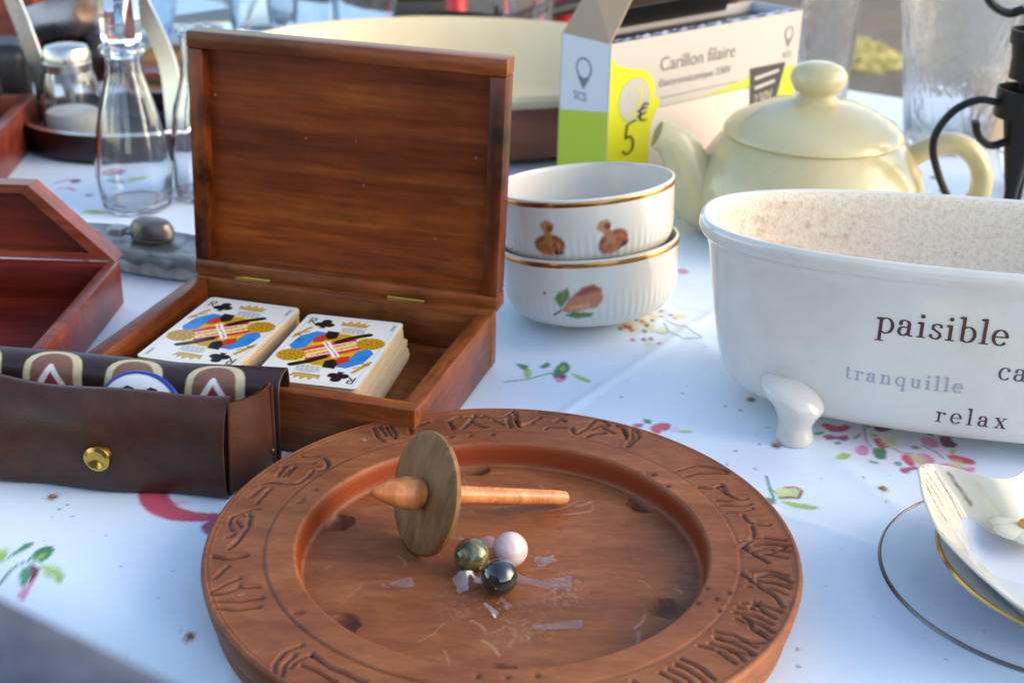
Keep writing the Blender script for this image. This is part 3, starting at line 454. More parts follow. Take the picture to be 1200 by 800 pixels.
cp.poly([(12, 26), (24, 21), (40, 22), (47, 30), (49, 52), (45, 62), (33, 67.5), (17, 66.5), (10, 58.5), (8, 36)], lin((232, 208, 124)), .3)
el(.14, .43, 5, 4.5, lin((222, 222, 220)))
pl([(.08, .50), (.11, .35), (.23, .26), (.37, .27), (.36, .44), (.25, .52), (.15, .57)], BLU)
pl([(.38, .27), (.56, .265), (.66, .31), (.50, .45), (.34, .46)], GOLD); pl([(.26, .40), (.40, .33), (.48, .40), (.34, .52), (.24, .52)], lin((222, 172, 30)))
pl([(.25, .36), (.35, .27), (.41, .31), (.36, .40), (.28, .43)], RED); pl([(.33, .235), (.45, .24), (.47, .33), (.40, .37), (.34, .31)], INK)
stk([(.20, .615), (.44, .46), (.62, .345)], 6.6, RED); stk([(.26, .62), (.48, .47)], 2.2, lin((232, 176, 40))); stk([(.18, .56), (.34, .46)], 1.6, lin((232, 120, 40)))
stk([(.51, .385), (.62, .30), (.75, .235)], 4.4, INK); stk([(.13, .665), (.34, .53), (.54, .42), (.77, .305)], 1.2, lin((236, 232, 226)))
for k in range(15): t = k/14; stk([(.13+.64*t-.008, .665-.36*t-.005), (.13+.64*t+.008, .665-.36*t+.008)], .5, RED if k % 2 else INK)
el(.83, .365, 8.0, 7.6, GOLD)
for k in range(26): a = k*2.4; r = math.sqrt(k/26); el(.83+.13*r*math.cos(a), .365+.08*r*math.sin(a), .75, .55, lin((120, 78, 8)), a)
stk([(.385, .415), (.48, .50), (.58, .60)], 1.7, lin((240, 238, 232))); stk([(.40, .42), (.5, .505)], .5, RED)
stk([(.05, .37), (.09, .29), (.14, .21)], 2.3, GOLD); el(.07, .335, 2.2, 1.5, lin((170, 120, 20))); stk([(.11, .30), (.16, .27)], 1.3, GOLD)
for k in range(12): el(.10+.02*(k % 4), .40+.022*(k//4), .35, .35, INK)
pl([(.41, .125), (.40, .075), (.45, .10), (.48, .055), (.52, .095), (.56, .05), (.59, .095), (.63, .06), (.64, .10), (.69, .08), (.665, .13)], lin((206, 160, 40))); stk([(.41, .128), (.665, .133)], .7, lin((150, 100, 20)))
for u, v in ((.195, .15), (.245, .098), (.295, .148)): el(u, v, 3.0, 3.0, INK)
pl([(.245, .12), (.275, .205), (.215, .205)], INK)
stk([(.075, .145), (.075, .065), (.12, .065), (.125, .10), (.075, .105)], 1.0, INK); stk([(.09, .105), (.135, .145)], 1.0, INK)
for k in range(4): stk([(.915+.004*(k % 2), .05+.024*k), (.945, .062+.024*k), (.92, .068+.024*k)], .55, INK)
facem = painted('printed_card_face', .33, spec=.4); cardm = mat('card_stock', (206, 184, 148), .6)
keep = np.ones((231, 149), bool); cxx = (gx[:-1]+gx[1:])/2; cyy = (gy[:-1]+gy[1:])/2
dx = np.maximum(3.2-np.minimum(cxx, 57-cxx), 0)[None]; dy = np.maximum(3.2-np.minimum(cyy, 88.5-cyy), 0)[:, None]; keep = np.hypot(dx, dy) <= 3.2
FV = np.stack([GX/1000-CW/2, CH/2-GY/1000, np.full_like(GX, .00022)], -1)
def rrect(w, h, r, n=5):
    out = []
    for cx, cy, a0 in ((w/2-r, h/2-r, 0), (-w/2+r, h/2-r, 90), (-w/2+r, -h/2+r, 180), (w/2-r, -h/2+r, 270)):
        for k in range(n+1): a = R(a0+90*k/n); out.append((cx+r*math.cos(a), cy+r*math.sin(a)))
    return out
pol = rrect(CW, CH, .0032); nn = len(pol); cmesh = MB(); cmesh.add([(x, y, -.0002) for x, y in pol]+[(x, y, .0002) for x, y in pol], [tuple(range(nn))[::-1], tuple(range(nn, 2*nn))]+[(i, (i+1) % nn, nn+(i+1) % nn, nn+i) for i in range(nn)])
proto_card = cmesh.build('playing_card', cardm, smooth=False); proto_face = big_grid('card_face', FV, facem, attrs={'Col': cp.C}, keep=keep, flip=True)
def deck(cx, cy, z0, n, rz, tops, label_top, label_rest, group, slip, tilt):
    st_ = .00041
    for k in range(n):
        o = bpy.data.objects.new('playing_card', proto_card.data); COL.objects.link(o)
        sx, sy, sr = slip(k, n)
        o.location = (cx+sx, cy+sy, z0+st_*(k+.5)); o.rotation_euler = (tilt[0], tilt[1], rz+sr)
        if k == n-1:
            f_ = bpy.data.objects.new('card_face', proto_face.data); COL.objects.link(f_); f_.parent = o; f_.location = (0, 0, .00004); tagp(o, label_top, 'playing card', 'kings on top of the card packs')
        else: tagp(o, label_rest, 'playing card', group)
rz = R(-16+2)
def slipL(k, n): return (random.uniform(-.0004, .0004), random.uniform(-.0004, .0004), random.uniform(-.006, .006))
def slipR(k, n):
    t = k/n; j = .0042 if t < .30 else (.0024 if t < .55 else 0); return (j+random.uniform(-.0004, .0004), -j*1.2+random.uniform(-.0004, .0004), (.02 if t < .3 else 0)+random.uniform(-.012, .012))
deck(-.1625, .7135, .0110, 46, R(-15), 1, 'king of clubs card on top of the left pack, next to the box wall', 'plain edged card in the pack under the left king of clubs', 'cards in the left pack', slipL, (0, 0))
deck(-.0985, .6925, .0110, 46, R(-11.5), 1, 'king of clubs card on top of the right pack, whose cards have slipped', 'plain edged card in the slipped pack under the right king of clubs', 'cards in the right pack', slipR, (0, 0))
for o in (proto_card, proto_face): bpy.data.objects.remove(o)
# ================================================================== LEATHER CASE
lm = mat('brown_leather', (74, 46, 36), .38); lv = mapped(lm, (1, 1, 1)); lf = noise(lm, lv, 26, 5, .65, .6); lg = noise(lm, lv, 900, 3, .6)
lk(lm, ramp(lm, lf, ((.3, (50, 27, 19)), (.55, (68, 39, 27)), (.75, (88, 53, 37)))), bsdf(lm).inputs['Base Color']); lw = noise(lm, lv, 75, 4, .6, 1.5); la = nd(lm, 'Math', operation='MULTIPLY_ADD'); lk(lm, lw, la.inputs[0]); la.inputs[1].default_value = 2.0; lk(lm, lg, la.inputs[2]); bump(lm, la.outputs[0], .22, .0005); bsdf(lm).inputs['Specular IOR Level'].default_value = .35; bsdf(lm).inputs['Coat Weight'].default_value = .05; bsdf(lm).inputs['Coat Roughness'].default_value = .3
case = thing('leather_case', 'long dark brown leather case with a brass snap and its flap thrown open', 'case', (-.1348, .581, .0012), math.atan2(-.1354, .991))
def sweep(profile, x0_, x1_, nx, fx, th_, name, m, parent, attr=None, bulge=None):
    """thin leather sheet following a (y, z) profile along x"""
    P = [Vector((0, a, b)) for a, b in profile]; S = spline(P, 44); nS = len(S)
    xs = np.linspace(x0_, x1_, nx); O = np.zeros((nS, nx, 3)); I = np.zeros((nS, nx, 3))
    for i, q in enumerate(S):
        t = (S[min(i+1, nS-1)]-S[max(i-1, 0)]).normalized(); n_ = Vector((0, t.z, -t.y))
        for j, x in enumerate(xs):
            dy, dz = fx(x, i/(nS-1)) if fx else (0, 0)
            O[i, j] = (x, q.y+dy, q.z+dz); I[i, j] = (x, q.y+dy-n_.y*th_, q.z+dz-n_.z*th_)
    mb = MB(); mb.grid(O.tolist()); b = len(mb.v); mb.grid(I.tolist())
    for j in range(nx-1):
        mb.f.append((j, j+1, b+j+1, b+j)); mb.f.append(((nS-1)*nx+j, (nS-1)*nx+j+1, b+(nS-1)*nx+j+1, b+(nS-1)*nx+j)); mb.mi += [0, 0]
    for i in range(nS-1):
        for j in (0, nx-1): mb.f.append((i*nx+j, (i+1)*nx+j, b+(i+1)*nx+j, b+i*nx+j)); mb.mi.append(0)
    return mb.build(name, m, parent, angle=60), O
def puff(x, t):
    w = math.sin(min(1, t*1.15)*math.pi); s = math.sin((x+.19)/.20*math.pi)
    return (-.0042*w*s-.0014*math.sin(x*95+t*3)*w+.0018*math.sin(x*40+1)*t+.0016*w*math.exp(-((x+.15-.05*t)/.012)**2)-.0012*w*math.exp(-((x+.10+.03*t)/.010)**2), .0016*math.sin(x*33)*t-.0014*t*math.sin(x*70+2))
body_prof = [(.034, .0012), (.018, .0004), (.003, .0006), (-.0005, .006), (-.001, .02), (.0, .034), (.003, .043), (.0075, .0475), (.011, .0480)]
sweep(body_prof, -.235, .0, 90, puff, .0016, 'pocket', lm, case)
gus = [(-.0002, .001), (.001, .020), (.003, .042), (.0085, .0475)]
mb = MB(); G_ = []
for i in range(14):
    t = i/13; row = []
    for k in range(10):
        s_ = k/9; y = .0005+.034*s_; z = .0016+t*(.0455-.001*math.sin(s_*math.pi)); xx = .0002+.0125*s_**.8+.004*math.sin(s_*math.pi)*(1-t*.4)
        row.append((xx, y+(.006*t*(1-s_)), z))
    G_.append(row)
mb.grid(G_); mb.grid([[(q[0]-.0015, q[1], q[2]) for q in row] for row in G_]); mb.build('gusset', lm, case, angle=60)
mb = MB(); mb.tube([Vector((.0006+.0002, .0008+.006*t, .002+t*.0455)) for t in np.linspace(0, 1, 10)], .0011, 8); mb.build('piping', lm, case); mb = MB(); mb.tube([Vector((.0129, .0335, .002+t*.043)) for t in np.linspace(0, 1, 8)], .0011, 8); mb.build('piping', lm, case)
# flap with printed tombstone shapes
fp = [Vector((0, a, b)) for a, b in [(.0345, .001), (.0355, .02), (.0362, .036), (.0385, .0425), (.043, .0452), (.049, .0458), (.0535, .0440), (.0555, .036), (.056, .02), (.056, .002)]]
S = spline(fp, 150); arc = [0]
for a_, b_ in zip(S, S[1:]): arc.append(arc[-1]+(b_-a_).length)
xs = np.linspace(-.235, .0155, 420); FVv = np.zeros((len(S), len(xs), 3))
for i, q in enumerate(S): FVv[i, :, 0] = xs; FVv[i, :, 1] = q.y+.0008*np.sin(xs*60); FVv[i, :, 2] = q.z+.0007*np.sin(xs*45+1)
FX, FY = np.meshgrid(xs*1000, np.array(arc)*1000); fpnt = Paint(FX, FY, lin((50, 31, 27)))
CRE, MBR, WHI, MRD = lin((206, 192, 152)), lin((122, 78, 62)), lin((232, 226, 218)), lin((150, 52, 46))
ytop = 57
for cx in (-19, -61.5, -104, -146, -188):
    def tomb(w, h0, y0, c):
        pts = [(cx-w*1.05, y0)]
        for k in range(13):
            a = math.pi-k*math.pi/12; pts.append((cx+w*math.cos(a)+w*.15, h0+min(w, 13)*1.0*math.sin(a)))
        pts.append((cx+w*1.2, y0)); fpnt.poly(pts, c, .4, .95)
    tomb(15, 41, 10, CRE); tomb(11, 40.5, 10, MBR)
    fpnt.stroke([(cx-6, 24), (cx-4, 34), (cx+1, 42), (cx+7, 33), (cx+9, 22)], 3, WHI, .4); fpnt.poly([(cx-4.2, 24), (cx-2.5, 33), (cx+1, 39.5), (cx+5, 33), (cx+7, 22)], MRD, .4)
fm = painted('printed_leather_flap', .4, grain=300, fine=(900, .2, .0004))
flo = big_grid('flap', FVv, fm, case, attrs={'Col': fpnt.C})
sol = flo.modifiers.new('leather_thickness', 'SOLIDIFY'); sol.thickness = .0014; sol.offset = -1
mb = MB(); Ms = Matrix.Rotation(R(90), 4, 'X'); mb.lathe([(.0, .0014), (.0016, .0014), (.0024, .0018), (.0046, .0026), (.0064, .0018), (.0068, .0004), (.0066, -.0040), (0, -.0040)], 36, c=(-.0600, -.0088, .0205), M=Ms); mb.build('snap', mat('polished_brass', (196, 158, 78), .25, 1), case)
mb = MB(); mb.lathe([(0, 0), (.0009, 0), (.0012, -.0006), (0, -.001)][::-1], 10, c=(.0148, .028, .012), M=Matrix.Rotation(R(90), 4, 'Y')); mb.build('rivet', brass, case)
tk = thing('game_token', 'round white token with a blue rim poking out of the leather case', 'token', (0, 0, 0)); tk.matrix_world = case.matrix_world if False else Matrix.Translation((-.1348, .581, 0)) @ Matrix.Rotation(math.atan2(-.1354, .991), 4, 'Z') @ Matrix.Translation((-.0505, .0215, .0325)) @ Matrix.Rotation(R(72), 4, 'X')
mb = MB(); mb.lathe([(0, .0012), (.0175, .0014), (.0185, .0010), (.0185, -.0010), (.0175, -.0014), (0, -.0012)], 48, sx=1.1); mb.build('face', mat('white_enamel', (232, 234, 236), .25), tk)
mb = MB(); mb.lathe([(.0185, .0016), (.0197, .0013), (.0200, .0), (.0197, -.0013), (.0185, -.0016)], 48, closed=True, sx=1.1); mb.build('rim', mat('blue_enamel', (36, 62, 150), .3), tk)
for xq in (-.006, .006): mb = MB(); mb.tube([(xq-.003, .0095, .0017), (xq, .0115, .0018), (xq+.003, .0105, .0017)], .0009, 8); mb.build('mark', mat('black_ink', (24, 24, 28), .5), tk)
# ================================================================== STACKED BOWLS
BS = 1.045
pw = painted('porcelain_print', .12, spec=.5, coat=.5); pw2 = mat('plain_porcelain', (226, 224, 216), .12, Coat_Weight=.5); gold = mat('gold_band', (190, 140, 76), .22, 1)
def bowl(loc, rot, label, deco):
    b = thing('bowl', label, 'bowl', loc, 0, 'stacked porcelain bowls'); b.rotation_euler = rot
    prof = [(0, .0042), (.020, .0042), (.022, .0035), (.024, .0), (.026, .0), (.029, .0012), (.037, .0022), (.0445, .0055), (.0492, .0110), (.0516, .0185), (.0528, .030), (.0535, .039), (.0540, .0450), (.0538, .0458), (.0531, .0461), (.0522, .0455), (.0515, .039), (.0506, .030), (.0494, .0200), (.0470, .0130), (.040, .0078), (.030, .0068), (.015, .0062), (0, .006)]
    P = [Vector((r, 0, z)) for r, z in prof]; S = spline(P, 230); n = 640; t = np.linspace(0, 2*math.pi, n, endpoint=False)
    r = BS*np.array([max(0, q.x) for q in S])[:, None]*np.ones(n); z = 1.05*np.array([q.z for q in S])[:, None]*np.ones(n)
    outer = (np.arange(len(S)) < 120)[:, None]; fl = outer*np.clip((z-.004)/.006, 0, 1)*np.clip((.030-z)/.010, 0, 1); r = r+fl*.00012*np.cos(t*72)
    Vb = np.stack([r*np.cos(t), r*np.sin(t), z], -1)
    ang = (t-R(-93.5)+math.pi) % (2*math.pi)-math.pi
    PX = np.where(outer, (ang*53)[None], 1e6)*np.ones_like(r); PY = z*1000
    pb = Paint(PX, PY, lin((210, 205, 194))); deco(pb)
    big_grid('shell', Vb, pw, b, wrap=True, attrs={'Col': pb.C})
    mb = MB(); mb.lathe([(.05375, .0420), (.05402, .0422), (.05418, .0436), (.05420, .0446), (.0540, .0449), (.0536, .0446)], 96, sx=BS, sy=BS, M=Matrix.Scale(1.05, 4, (0, 0, 1))); mb.build('gold_rim', gold, b)
def mushrooms(pb):
    def one(ox, oy, a, s=1):
        ca, sa = math.cos(a), math.sin(a); f = lambda x, y: (ox+s*(x*ca-y*sa), oy+s*(x*sa+y*ca))
        pb.ell(*f(0, 0), 9.6*s, 6.6*s, lin((128, 66, 34)), rot=a, soft=.7, wob=.3); pb.ell(*f(0, -1), 8.2*s, 4.6*s, lin((172, 100, 56)), rot=a, soft=1)
        for k in range(9): pb.stroke([f(0, 2), f(-7.5+15*k/8, -3.2)], .5, lin((96, 50, 28)), .3, .7)
        pb.stroke([f(-8.5, -3.6), f(0, -6.2), f(8.5, -3.6)], .9, lin((196, 138, 84)), .4, .8); pb.ell(*f(5, -5), 3, 1.6, lin((84, 40, 30)), rot=a, soft=.6)
        pb.stroke([f(0, 1), f(0, 9)], 4.6*s, lin((168, 112, 66)), .6); pb.ell(*f(.3, 11.5), 4.2*s, 3.4*s, lin((176, 124, 76)), rot=a, soft=.7, wob=.3); pb.ell(*f(1.8, 10.2), 2*s, 2*s, lin((118, 66, 38)), soft=.6)
    one(-20, 21.5, R(3)); one(17.5, 21.5, R(28))
    for k in range(8): pb.ell(-20+k*1.5-5, 14.2, 1.2, .8, lin((196, 160, 130)), soft=.7, alpha=.5)
def pear(pb):
    o = (-5, 23)
    pb.poly([(o[0]-12, o[1]-6), (o[0]-6, o[1]+2), (o[0]+2, o[1]+9), (o[0]+8, o[1]+11), (o[0]+13, o[1]+8), (o[0]+14, o[1]+1), (o[0]+10, o[1]-4), (o[0]+2, o[1]-5), (o[0]-6, o[1]-7)], lin((186, 112, 76)), .8, wob=.3)
    pb.poly([(o[0]-3, o[1]+4), (o[0]+3, o[1]+9), (o[0]+9, o[1]+10.5), (o[0]+13, o[1]+7), (o[0]+8, o[1]+6), (o[0]+2, o[1]+4)], lin((140, 62, 42)), .9)
    pb.stroke([(o[0]-6, o[1]-4), (o[0]+5, o[1]-2)], 2.4, lin((222, 168, 110)), 1, .7); pb.stroke([(o[0]-12, o[1]-6), (o[0]-17, o[1]-9)], 1.2, lin((80, 50, 40)), .4)
    pb.poly([(o[0]-12, o[1]-4), (o[0]-15, o[1]+2), (o[0]-12, o[1]+6), (o[0]-6, o[1]+9), (o[0]-5, o[1]+3)], lin((96, 128, 66)), .8, wob=.3); pb.stroke([(o[0]-11, o[1]-3), (o[0]-6, o[1]+7)], .6, lin((60, 90, 48)), .4)
    pb.poly([(o[0]-10, o[1]-9), (o[0]-4, o[1]-6), (o[0]+8, o[1]-7.5), (o[0]+6, o[1]-10), (o[0]-3, o[1]-11)], lin((84, 116, 62)), .8, wob=.3); pb.ell(-26, 28, .9, .9, lin((60, 50, 40)), soft=.4)
bowl((.0505, .815, .0042), (R(-5.5), R(-5.5), 0), 'lower ribbed white bowl with a painted pear, under another bowl', pear)
bowl((.0465, .8185, .0398), (R(-6.0), R(-6.0), 0), 'upper ribbed white bowl with two painted mushrooms, stacked on the pear bowl', mushrooms)
# ================================================================== BATHTUB PLANTER
cer = mat('white_glaze', (212, 206, 196), .16, Coat_Weight=.6); f = noise(cer, mapped(cer, (1, 1, 1)), 30, 4, .6); lk(cer, ramp(cer, f, ((.3, (205, 198, 188)), (.6, (214, 208, 198)))), bsdf(cer).inputs['Base Color'])
inn = mat('dirty_glaze', (222, 216, 206), .4)
a_ = nd(inn, 'Attribute', attribute_name='Dirt'); iv = mapped(inn, (1, 1, 1)); f1 = noise(inn, iv, 420, 3, .7); f2 = noise(inn, iv, 170, 4, .7); f3 = noise(inn, iv, 900, 2, .6)
mm = nd(inn, 'Math', operation='MULTIPLY'); lk(inn, f1, mm.inputs[0]); lk(inn, f2, mm.inputs[1])
ms = nd(inn, 'Math', operation='MULTIPLY_ADD'); lk(inn, a_.outputs['Fac'], ms.inputs[0]); ms.inputs[1].default_value = .13; lk(inn, mm.outputs[0], ms.inputs[2])
c = mixc(inn, ramp(inn, ms.outputs[0], ((.38, (0, 0, 0)), (.50, (200, 200, 200)))), ramp(inn, f1, ((.35, (200, 182, 158)), (.55, (216, 204, 186)))), ramp(inn, f2, ((.4, (200, 162, 116)), (.62, (160, 120, 84)))))
c = mixc(inn, ramp(inn, f3, ((.60, (0, 0, 0)), (.70, (150, 150, 150)))), c, (150, 128, 106)); lk(inn, c, bsdf(inn).inputs['Base Color']); bump(inn, f1, .4, .001)
TA = R(-10.5); tub = thing('bathtub_planter', 'white ceramic bathtub shaped planter with printed words and little feet', 'planter', (.2575, .6883, 0), TA)
NU = 420; tu = np.linspace(0, 2*math.pi, NU, endpoint=False); PE = 2.5
def ring(a, b, z): c, s = np.cos(tu), np.sin(tu); return np.stack([a*np.sign(c)*np.abs(c)**(2/PE), b*np.sign(s)*np.abs(s)**(2/PE), np.full(NU, z)], -1)
OUT = [(.0, .0, .0105), (.116, .0450, .0105), (.1275, .0520, .0112), (.1355, .0556, .0145), (.1410, .0566, .0215), (.1455, .0571, .036), (.150, .0578, .062), (.1535, .0588, .086), (.1560, .0602, .0945), (.1585, .0618, .0975), (.1600, .0628, .1008), (.1596, .0625, .1040), (.1582, .0613, .1058), (.1566, .0599, .1059), (.1550, .0586, .1048)]
INN = [(.1550, .0586, .1048), (.1535, .0570, .1010), (.1500, .0540, .085), (.1455, .0510, .074), (.1400, .0470, .066), (.128, .040, .0615), (.10, .028, .060), (0, 0, .0595)]
def dens(L, n): P = spline([Vector(q) for q in L], n); return np.stack([ring(max(0, q.x), max(0, q.y), q.z) for q in P])
big_grid('basin', dens(OUT, 110), cer, tub, wrap=True)
IV = dens(INN, 150); dz = IV[:, :, 2]; dirtv = np.clip((dz-.062)/.015, 0, 1)*np.clip((.1035-dz)/.004, 0, 1)*(.35+.65*np.clip((IV[:, :, 1]/.05+.3), 0, 1))*(.45+.75*np.clip((-IV[:, :, 0]-.03)/.08, 0, 1)); dirtv = dirtv+.3*np.clip((.068-dz)/.006, 0, 1)
big_grid('soiled_inside', IV, inn, tub, wrap=True, attrs={'Dirt': np.clip(dirtv, 0, 1.2)})
for sx in (-1, 1):
    for sy in (-1, 1):
        mb = MB(); cs = [(-.1085, -.0430, .0325, .0075), (-.1070, -.0465, .0300, .0112), (-.1030, -.0500, .0255, .0128), (-.0985, -.0522, .0195, .0118), (-.0990, -.0540, .0140, .0090), (-.0994, -.0546, .0095, .0078), (-.0993, -.0547, .0045, .0088), (-.0993, -.0547, .0012, .0086), (-.0993, -.0547, .0, .0076)]
        S = spline([(q[0]*-sx, q[1]*-sy, q[2]) for q in cs], 30); RS = [q.x for q in spline([(q[3], 0, 0) for q in cs], 30)]
        mb.grid([[(q.x+r*math.cos(t)*1.12, q.y+r*math.sin(t), q.z) for t in np.linspace(0, 2*math.pi, 28, endpoint=False)] for q, r in zip(S, RS)], wrap=True); mb.f += [tuple(range(28)), tuple(30*28+k for k in range(28))]; mb.mi += [0, 0]
        mb.build('foot', cer, tub, angle=0)
def tubpt(u, z, off):
    zs = [q[2] for q in OUT[1:9]]; a = np.interp(z, zs, [q[0] for q in OUT[1:9]]); b = np.interp(z, zs, [q[1] for q in OUT[1:9]])
    n = b*(1-min(.999, abs(u)/a)**PE)**(1/PE); return (u, -n-off, z)
# serif letters drawn as calligraphic strokes, x-height 1
def arcp(cx, cy, rx, ry, a0, a1, n=22): return [(cx+rx*math.cos(R(a0+(a1-a0)*k/n)), cy+ry*math.sin(R(a0+(a1-a0)*k/n))) for k in range(n+1)]
def stem(x, y0, y1, ser_b=True, flag=True, ser_t=False):
    o = [('r', x-.10, y0, x+.10, y1)]
    if ser_b: o.append(('r', x-.26, y0-.0, x+.26, y0+.075))
    if flag: o.append(('q', [(x-.28, y1-.12), (x-.09, y1-.17), (x-.09, y1+.02), (x-.28, y1-.05)]))
    return o
GL = {'i': (stem(.27, 0, 1)+[('e', .25, 1.36, .13)], .56), 'l': (stem(.27, 0, 1.6), .56),
 't': ([('c', [(.28, 1.32), (.28, .25)]+arcp(.48, .25, .20, .22, 180, 320, 8)), ('r', .04, .90, .60, .98)], .66),
 'n': (stem(.27, 0, 1)+[('c', arcp(.56, .62, .29, .34, 170, 0, 14)+[(.85, .0)]), ('r', .66, 0, 1.10, .075)], 1.14),
 'r': (stem(.27, 0, 1)+[('c', arcp(.56, .66, .28, .28, 175, 60, 10)), ('e', .70, .84, .13)], .84),
 'u': ([('c', [(.27, .98), (.27, .35)]+arcp(.55, .36, .28, .34, 180, 350, 14)), ('q', [(.0, .95), (.20, .93), (.20, 1.0), (.0, 1.0)])]+[('r', .73, 0, .93, 1), ('q', [(.55, .95), (.75, .93), (.75, 1.0), (.55, 1.0)]), ('r', .85, 0, 1.08, .07)], 1.14),
 'a': ([('c', arcp(.40, .74, .26, .24, 165, 0, 12)+[(.66, .2)]+arcp(.80, .18, .14, .16, 180, 310, 6)), ('e', .17, .76, .12), ('c', [(.66, .58), (.45, .54)]+arcp(.36, .29, .24, .27, 80, 300, 14)+[(.64, .20)])], .98),
 'e': ([('c', [(.15, .54), (.80, .54)]), ('c', arcp(.47, .5, .37, .48, 0, 325, 30))], .96), 'c': ([('c', arcp(.47, .5, .37, .48, 50, 322, 28)), ('e', .72, .80, .12)], .92),
 's': ([('c', [(.66, .74), (.62, .92), (.40, .97), (.20, .86), (.20, .66), (.40, .53), (.60, .40), (.66, .22), (.52, .04), (.30, .03), (.14, .14), (.11, .30)])], .80),
 'x': ([('w', [(.18, .97), (.82, .03)], .20), ('w', [(.80, .95), (.20, .05)], .075), ('r', .02, .93, .42, 1.0), ('r', .60, .93, .98, 1.0), ('r', .02, 0, .40, .07), ('r', .58, 0, 1.0, .07)], 1.06),
 'p': (stem(.27, -.52, 1)+[('c', arcp(.56, .5, .38, .48, 145, -145, 28))], 1.08), 'b': (stem(.27, .05, 1.6, False)+[('c', arcp(.56, .5, .38, .48, 145, -145, 28))], 1.08),
 'q': ([('c', arcp(.50, .5, .38, .48, 35, 325, 28)), ('r', .72, -.52, .92, 1.0), ('r', .56, -.52, 1.08, -.445)], 1.10)}
def word(txt, u0, u1, zb, xh, m, label=None):
    tot = sum(GL[c][1] for c in txt); sp = ((u1-u0)/xh-tot)/max(1, len(txt)-1); mb = MB(); x = 0; k = 0
    def put(quads):
        nonlocal k
        for q in quads: mb.add([tubpt(u0+(x+px)*xh, zb+py*xh, .00012+.00001*k) for px, py in q], [tuple(range(len(q)))])
        k += 1
    def strk(pts, wf):
        L_ = []; R_ = []
        for i, (px, py) in enumerate(pts):
            a, b = pts[max(0, i-1)], pts[min(len(pts)-1, i+1)]; dx, dy = b[0]-a[0], b[1]-a[1]; l = math.hypot(dx, dy)+1e-9; dx /= l; dy /= l
            w = wf if wf else .075+.125*abs(dy)**1.5
            L_.append((px-dy*w/2, py+dx*w/2)); R_.append((px+dy*w/2, py-dx*w/2))
        put([[L_[i], L_[i+1], R_[i+1], R_[i]] for i in range(len(pts)-1)])
    for ch in txt:
        for it in GL[ch][0]:
            if it[0] == 'r': put([[(it[1], it[2]), (it[3], it[2]), (it[3], it[4]), (it[1], it[4])]])
            elif it[0] == 'q': put([it[1]])
            elif it[0] == 'e': put([[(it[1]+it[3]*math.cos(2*math.pi*j/14), it[2]+it[3]*math.sin(2*math.pi*j/14)) for j in range(14)]])
            elif it[0] == 'c': strk(it[1], None)
            elif it[0] == 'w': strk(it[1], it[2])
        x += GL[ch][1]+sp
    o = mb.build('lettering', m, tub, smooth=False, fix=False)
    if label: o['label'] = label
maroon = mat('maroon_print', (84, 44, 40), .35); grey = mat('grey_print', (158, 158, 172), .35); slate = mat('slate_print', (86, 80, 88), .35)
word('paisible', -.0655, -.0015, .0668, .0086, maroon, 'maroon word paisible'); word('tranquille', -.0775, -.0190, .0385, .0052, grey, 'grey word tranquille'); word('relax', -.0300, .0052, .0208, .0060, maroon, 'maroon word relax'); word('ca', -.0035, .0105, .0482, .0068, slate, 'slate grey letters ca')
# ================================================================== TEAPOT
tp = mat('cream_glaze', (214, 198, 156), .24, Coat_Weight=.35); tv = mapped(tp, (1, 1, 1)); f = noise(tp, tv, 22, 5, .6); f2 = noise(tp, tv, 240, 3, .7)
c = ramp(tp, f, ((.3, (192, 174, 122)), (.6, (204, 188, 140)))); c = mixc(tp, ramp(tp, f2, ((.66, (0, 0, 0)), (.74, (150, 150, 150)))), c, (140, 122, 84)); lk(tp, c, bsdf(tp).inputs['Base Color'])
pot = thing('teapot', 'cream glazed teapot with a domed lid behind the white planter', 'teapot', (.2140, .982, .0005), 0)
mb = MB(); mb.lathe([(0, .002), (.050, .001), (.060, 0), (.070, .004), (.0805, .014), (.0850, .026), (.0845, .036), (.0800, .052), (.0710, .066), (.0640, .0745), (.0618, .0765), (.057, .0765), (.057, .070), (.074, .04), (.06, .01), (0, .006)], 80); mb.build('body', tp, pot)
lidp = thing('lid', None, None); lidp.parent = pot
mb = MB(); mb.lathe([(0, .0772), (.056, .0768), (.0632, .0763), (.0648, .0775), (.0640, .0798), (.0590, .0850), (.048, .0910), (.036, .0965), (.022, .0998), (.0165, .1010), (.0150, .1026), (0, .1026)], 80); mb.build('dome', tp, lidp)
mb = MB(); mb.lathe([(.0148, .1024), (.0125, .1048), (.0128, .1066), (.0172, .1094), (.0202, .1146), (.0200, .1200), (.0162, .1252), (.008, .1280), (0, .1284)], 48); mb.build('knob', tp, lidp)
sp_ = spline([(-.056, 0, .022), (-.076, -.002, .029), (-.087, -.003, .045), (-.094, -.004, .060), (-.103, -.005, .0705), (-.1130, -.006, .0750)], 26)
rr_ = [q.x for q in spline([(.026, 0, 0), (.024, 0, 0), (.0190, 0, 0), (.0155, 0, 0), (.0125, 0, 0), (.0104, 0, 0)], 26)]
mb = MB(); mb.tube(sp_, rr_, 26, caps=False); ti = [q.copy() for q in sp_[::-1]]; mb.tube([q for q in ti], [r-.0024 for r in rr_[::-1]], 26, caps=False); b = 26*26; 
for k in range(26): mb.f.append((b+k, b+(k+1) % 26, 27*26+(k+1) % 26, 27*26+k)); mb.mi.append(0)
mb.build('spout', tp, pot, angle=60)
mb = MB(); mb.tube(spline([(.064, 0, .054), (.082, 0, .066), (.101, 0, .0715), (.1175, 0, .064), (.1265, 0, .048), (.1255, 0, .030), (.112, 0, .016), (.078, 0, .012)], 40), .0098, 16, flat=.8); mb.build('handle', tp, pot)
